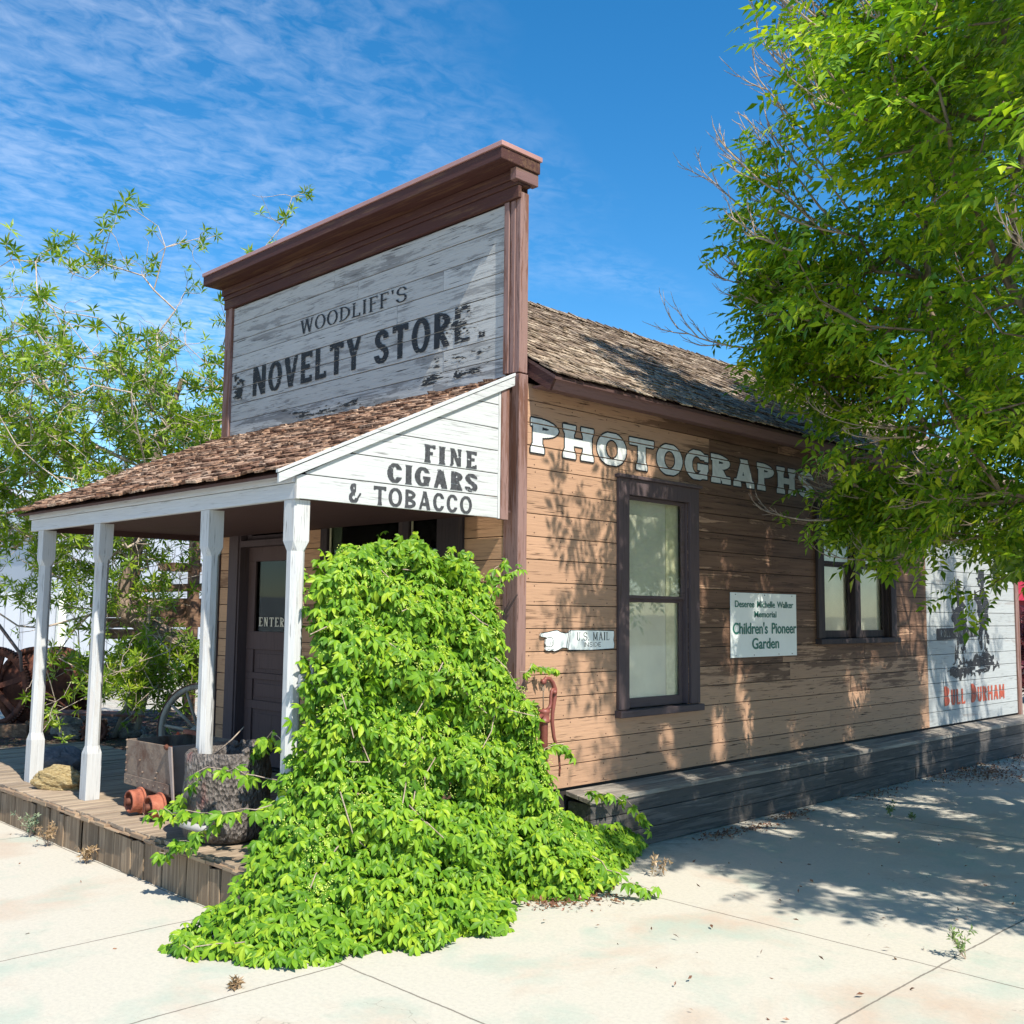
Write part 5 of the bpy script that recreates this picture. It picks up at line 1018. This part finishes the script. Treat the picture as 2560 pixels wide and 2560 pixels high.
for yy in (5.06,):
    b = MB(); b.box(-20.95, -20.8, yy-.09, yy+.09, 0, 2.16); b.build('fence_post', plain('cream_post_paint', (.78, .78, .68), .6), mf)
b = MB(); b.box(-21.0, -20.9, -12, 16, 0.0, .06); b.build('kick_rail', m_metal, mf)
sh = empty('metal_shed', (-26, 12, 0), 'white metal shed roof showing between willow leaves behind the fence', 'shed')
b = MB(); b.box(-30, -23, 5.6, 22, 0, 4.1); b.build('wall', m_metal, sh); b = MB(); b.prism([(-30.3, 4.1), (-22.7, 4.1), (-26.5, 5.2)], 16.8, Matrix(((1,0,0,0),(0,0,-1,22.2),(0,1,0,0),(0,0,0,1)))); b.build('roof', plain('shed_roof_metal', (.55, .57, .60), .4, .3), sh)
b = MB(); b.box(-22.99, -22.9, 9, 11.5, 0, 2.9); b.build('roller_door', plain('grey_door_paint', (.35, .37, .40), .5), sh)
rb = empty('red_roofed_building', (-2, 27, 0), 'dark red building with bright red metal roof beyond the far end of the side wall', 'building')
b = MB(); b.box(-6.8, 6, 25.2, 32, 0, 2.3); b.build('wall', plain('maroon_wall_paint', (.20, .035, .045), .7), rb)
b = MB(); b.prism([(24.8, 2.22), (32.4, 2.22), (28.6, 3.4)], 13.6, Matrix(((0,0,1,-7.2),(1,0,0,0),(0,1,0,0),(0,0,0,1)))); b.build('roof', mat_corr('red_roof_metal', (.45, .02, .03), 'x', .4), rb)
b = MB(); b.box(-4.9, -3.9, 25.15, 25.2, .9, 1.8); b.build('window', m_glassdark, rb)
def bush(name, c, rad, n, mat, label, tm, stems=6):
    r = empty(name, (c[0], c[1], 0), label, 'shrub'); d = rand_dirs(n); P = np.array(c)+d*(RNG.uniform(.2, 1, n)**.4)[:, None]*np.array(rad); P = P[P[:, 2] > .03]; V, T = scatter(tm, P, rand_dirs(len(P), .8), rand_dirs(len(P)), RNG.uniform(.8, 1.4, len(P))); arrmesh('foliage', V, T, mat, r)
    s = Segs()
    for k in range(stems): e = np.array(c)+rand_dirs(1, .5)[0]*np.array(rad)*.7; s.path([np.array([c[0], c[1], 0.]), (np.array([c[0], c[1], 0.])+e)/2+RNG.normal(size=3)*.05, e], .018, .006)
    s.mesh('stem', m_bark_ash, r, 5)
bush('maroon_shrub', (-2.3, 18.2, 1.0), (.9, .9, 1.05), 900, leafmat('maroon_leaf', [(0, (.05, .01, .015)), (.5, (.12, .02, .03)), (1, (.25, .05, .06))], .2), 'dark maroon shrub beyond the far end of the side wall', pinnate(3, .11, .05))
# ================================================================ small growth and litter
def weed(loc, h, n, mat, label, cat='weed', tm=None, name='weed', group='weeds growing on the pavement'):
    r = empty(name, loc, label, cat, group); s = Segs(); P = []; b = np.array(loc, float)
    for k in range(n):
        d = np.array([random.uniform(-.6, .6), random.uniform(-.6, .6), 1.]); e = b+d*h*random.uniform(.6, 1)/1.1; m_ = (b+e)/2+RNG.normal(size=3)*h*.06; s.path([b, m_, e], .0022, .0012); P += [m_, e, (m_+e)/2]
    s.mesh('stem', m_twig, r, 4); P = np.array(P); V, T = scatter(tm or whorl(5, .05, .016, 2), P, rand_dirs(len(P), .7), rand_dirs(len(P)), RNG.uniform(.5, 1., len(P))); arrmesh('foliage', V, T, mat, r)
m_weed = leafmat('weed_leaf', [(0, (.06, .10, .03)), (1, (.20, .28, .08))], .2); m_dry = leafmat('dry_leaf', [(0, (.18, .10, .05)), (1, (.42, .30, .17))], .1); m_brown = leafmat('brown_litter', [(0, (.07, .03, .02)), (.6, (.20, .09, .05)), (1, (.38, .20, .11))], .1)
weed((2.98, .33, 0), .16, 5, m_weed, 'small weed with pointed leaves growing from the pavement joint at right'); weed((1.02, 3.66, 0), .14, 3, m_weed, 'upright green weed in the shaded joint beside the bench'); weed((1.2, 3.68, 0), .06, 3, m_weed, 'low green weed just right of the upright one in the shaded joint')
weed((-3.15, -2.10, 0), .22, 7, leafmat('sage_leaf', [(0, (.12, .17, .10)), (1, (.28, .34, .22))], .2), 'grey-green weed against the deck skirt near the left'); weed((-2.75, -2.12, 0), .17, 9, m_dry, 'dry straw-coloured weed against the deck skirt boards'); weed((-2.05, -2.13, 0), .12, 8, m_dry, 'small dry weed at the deck skirt below the ore cart'); weed((.80, -2.62, 0), .035, 6, m_dry, 'tiny dry tuft on the open pavement in front of the creeper')
weed((.85, .5, 0), .15, 4, m_dry, 'thin dry weed at the right edge of the creeper'); weed((-3.9, -2.14, 0), .16, 7, m_dry, 'dry weed at the far left foot of the deck skirt')
def litter(pts, n, name, label, mat, sc=.5):
    P = []
    for (x, y, sx, sy, k) in pts: P.append(np.stack([RNG.normal(x, sx, k), RNG.normal(y, sy, k), RNG.uniform(.003, .02, k)], 1))
    P = np.concatenate(P); V0, T0 = leaflet(.045, .018, .2, .2, (0, .5, 1), (0, 1, 0)); V, T = scatter((V0, T0), P, rand_dirs(len(P), 1.5), rand_dirs(len(P)), RNG.uniform(.4, 1.1, len(P))); tag(arrmesh(name, V, T, mat), label, 'leaf litter', kind='stuff')
litter([(.42, 1.92, .06, .14, 160), (.46, 2.42, .05, .12, 130), (.38, 3.1, .06, .15, 150), (.34, 4.8, .10, .3, 200), (.40, 6.9, .16, .5, 900), (.75, 7.0, .2, .4, 500), (.35, 8.6, .12, .3, 250), (.78, -.42, .10, .12, 420), (.9, -.2, .1, .1, 200)], 0, 'leaf_litter', 'brown dead leaves drifted on the pavement along the bench and under the creeper', m_brown)
litter([(-7.5, -.2, 1.3, 1.2, 2500), (-8.5, .8, 1.2, .9, 1500)], 0, 'leaf_litter', 'dead leaves and chips scattered over the mulch in the yard', m_dry)
litter([(1.8, -1.2, 1.4, 1.0, 40), (-2.5, -3., 1.5, .5, 25), (2.5, 1.8, 1.2, 1.4, 120)], 0, 'twig_litter', 'sparse dry flecks lying over the open pavement', m_brown)
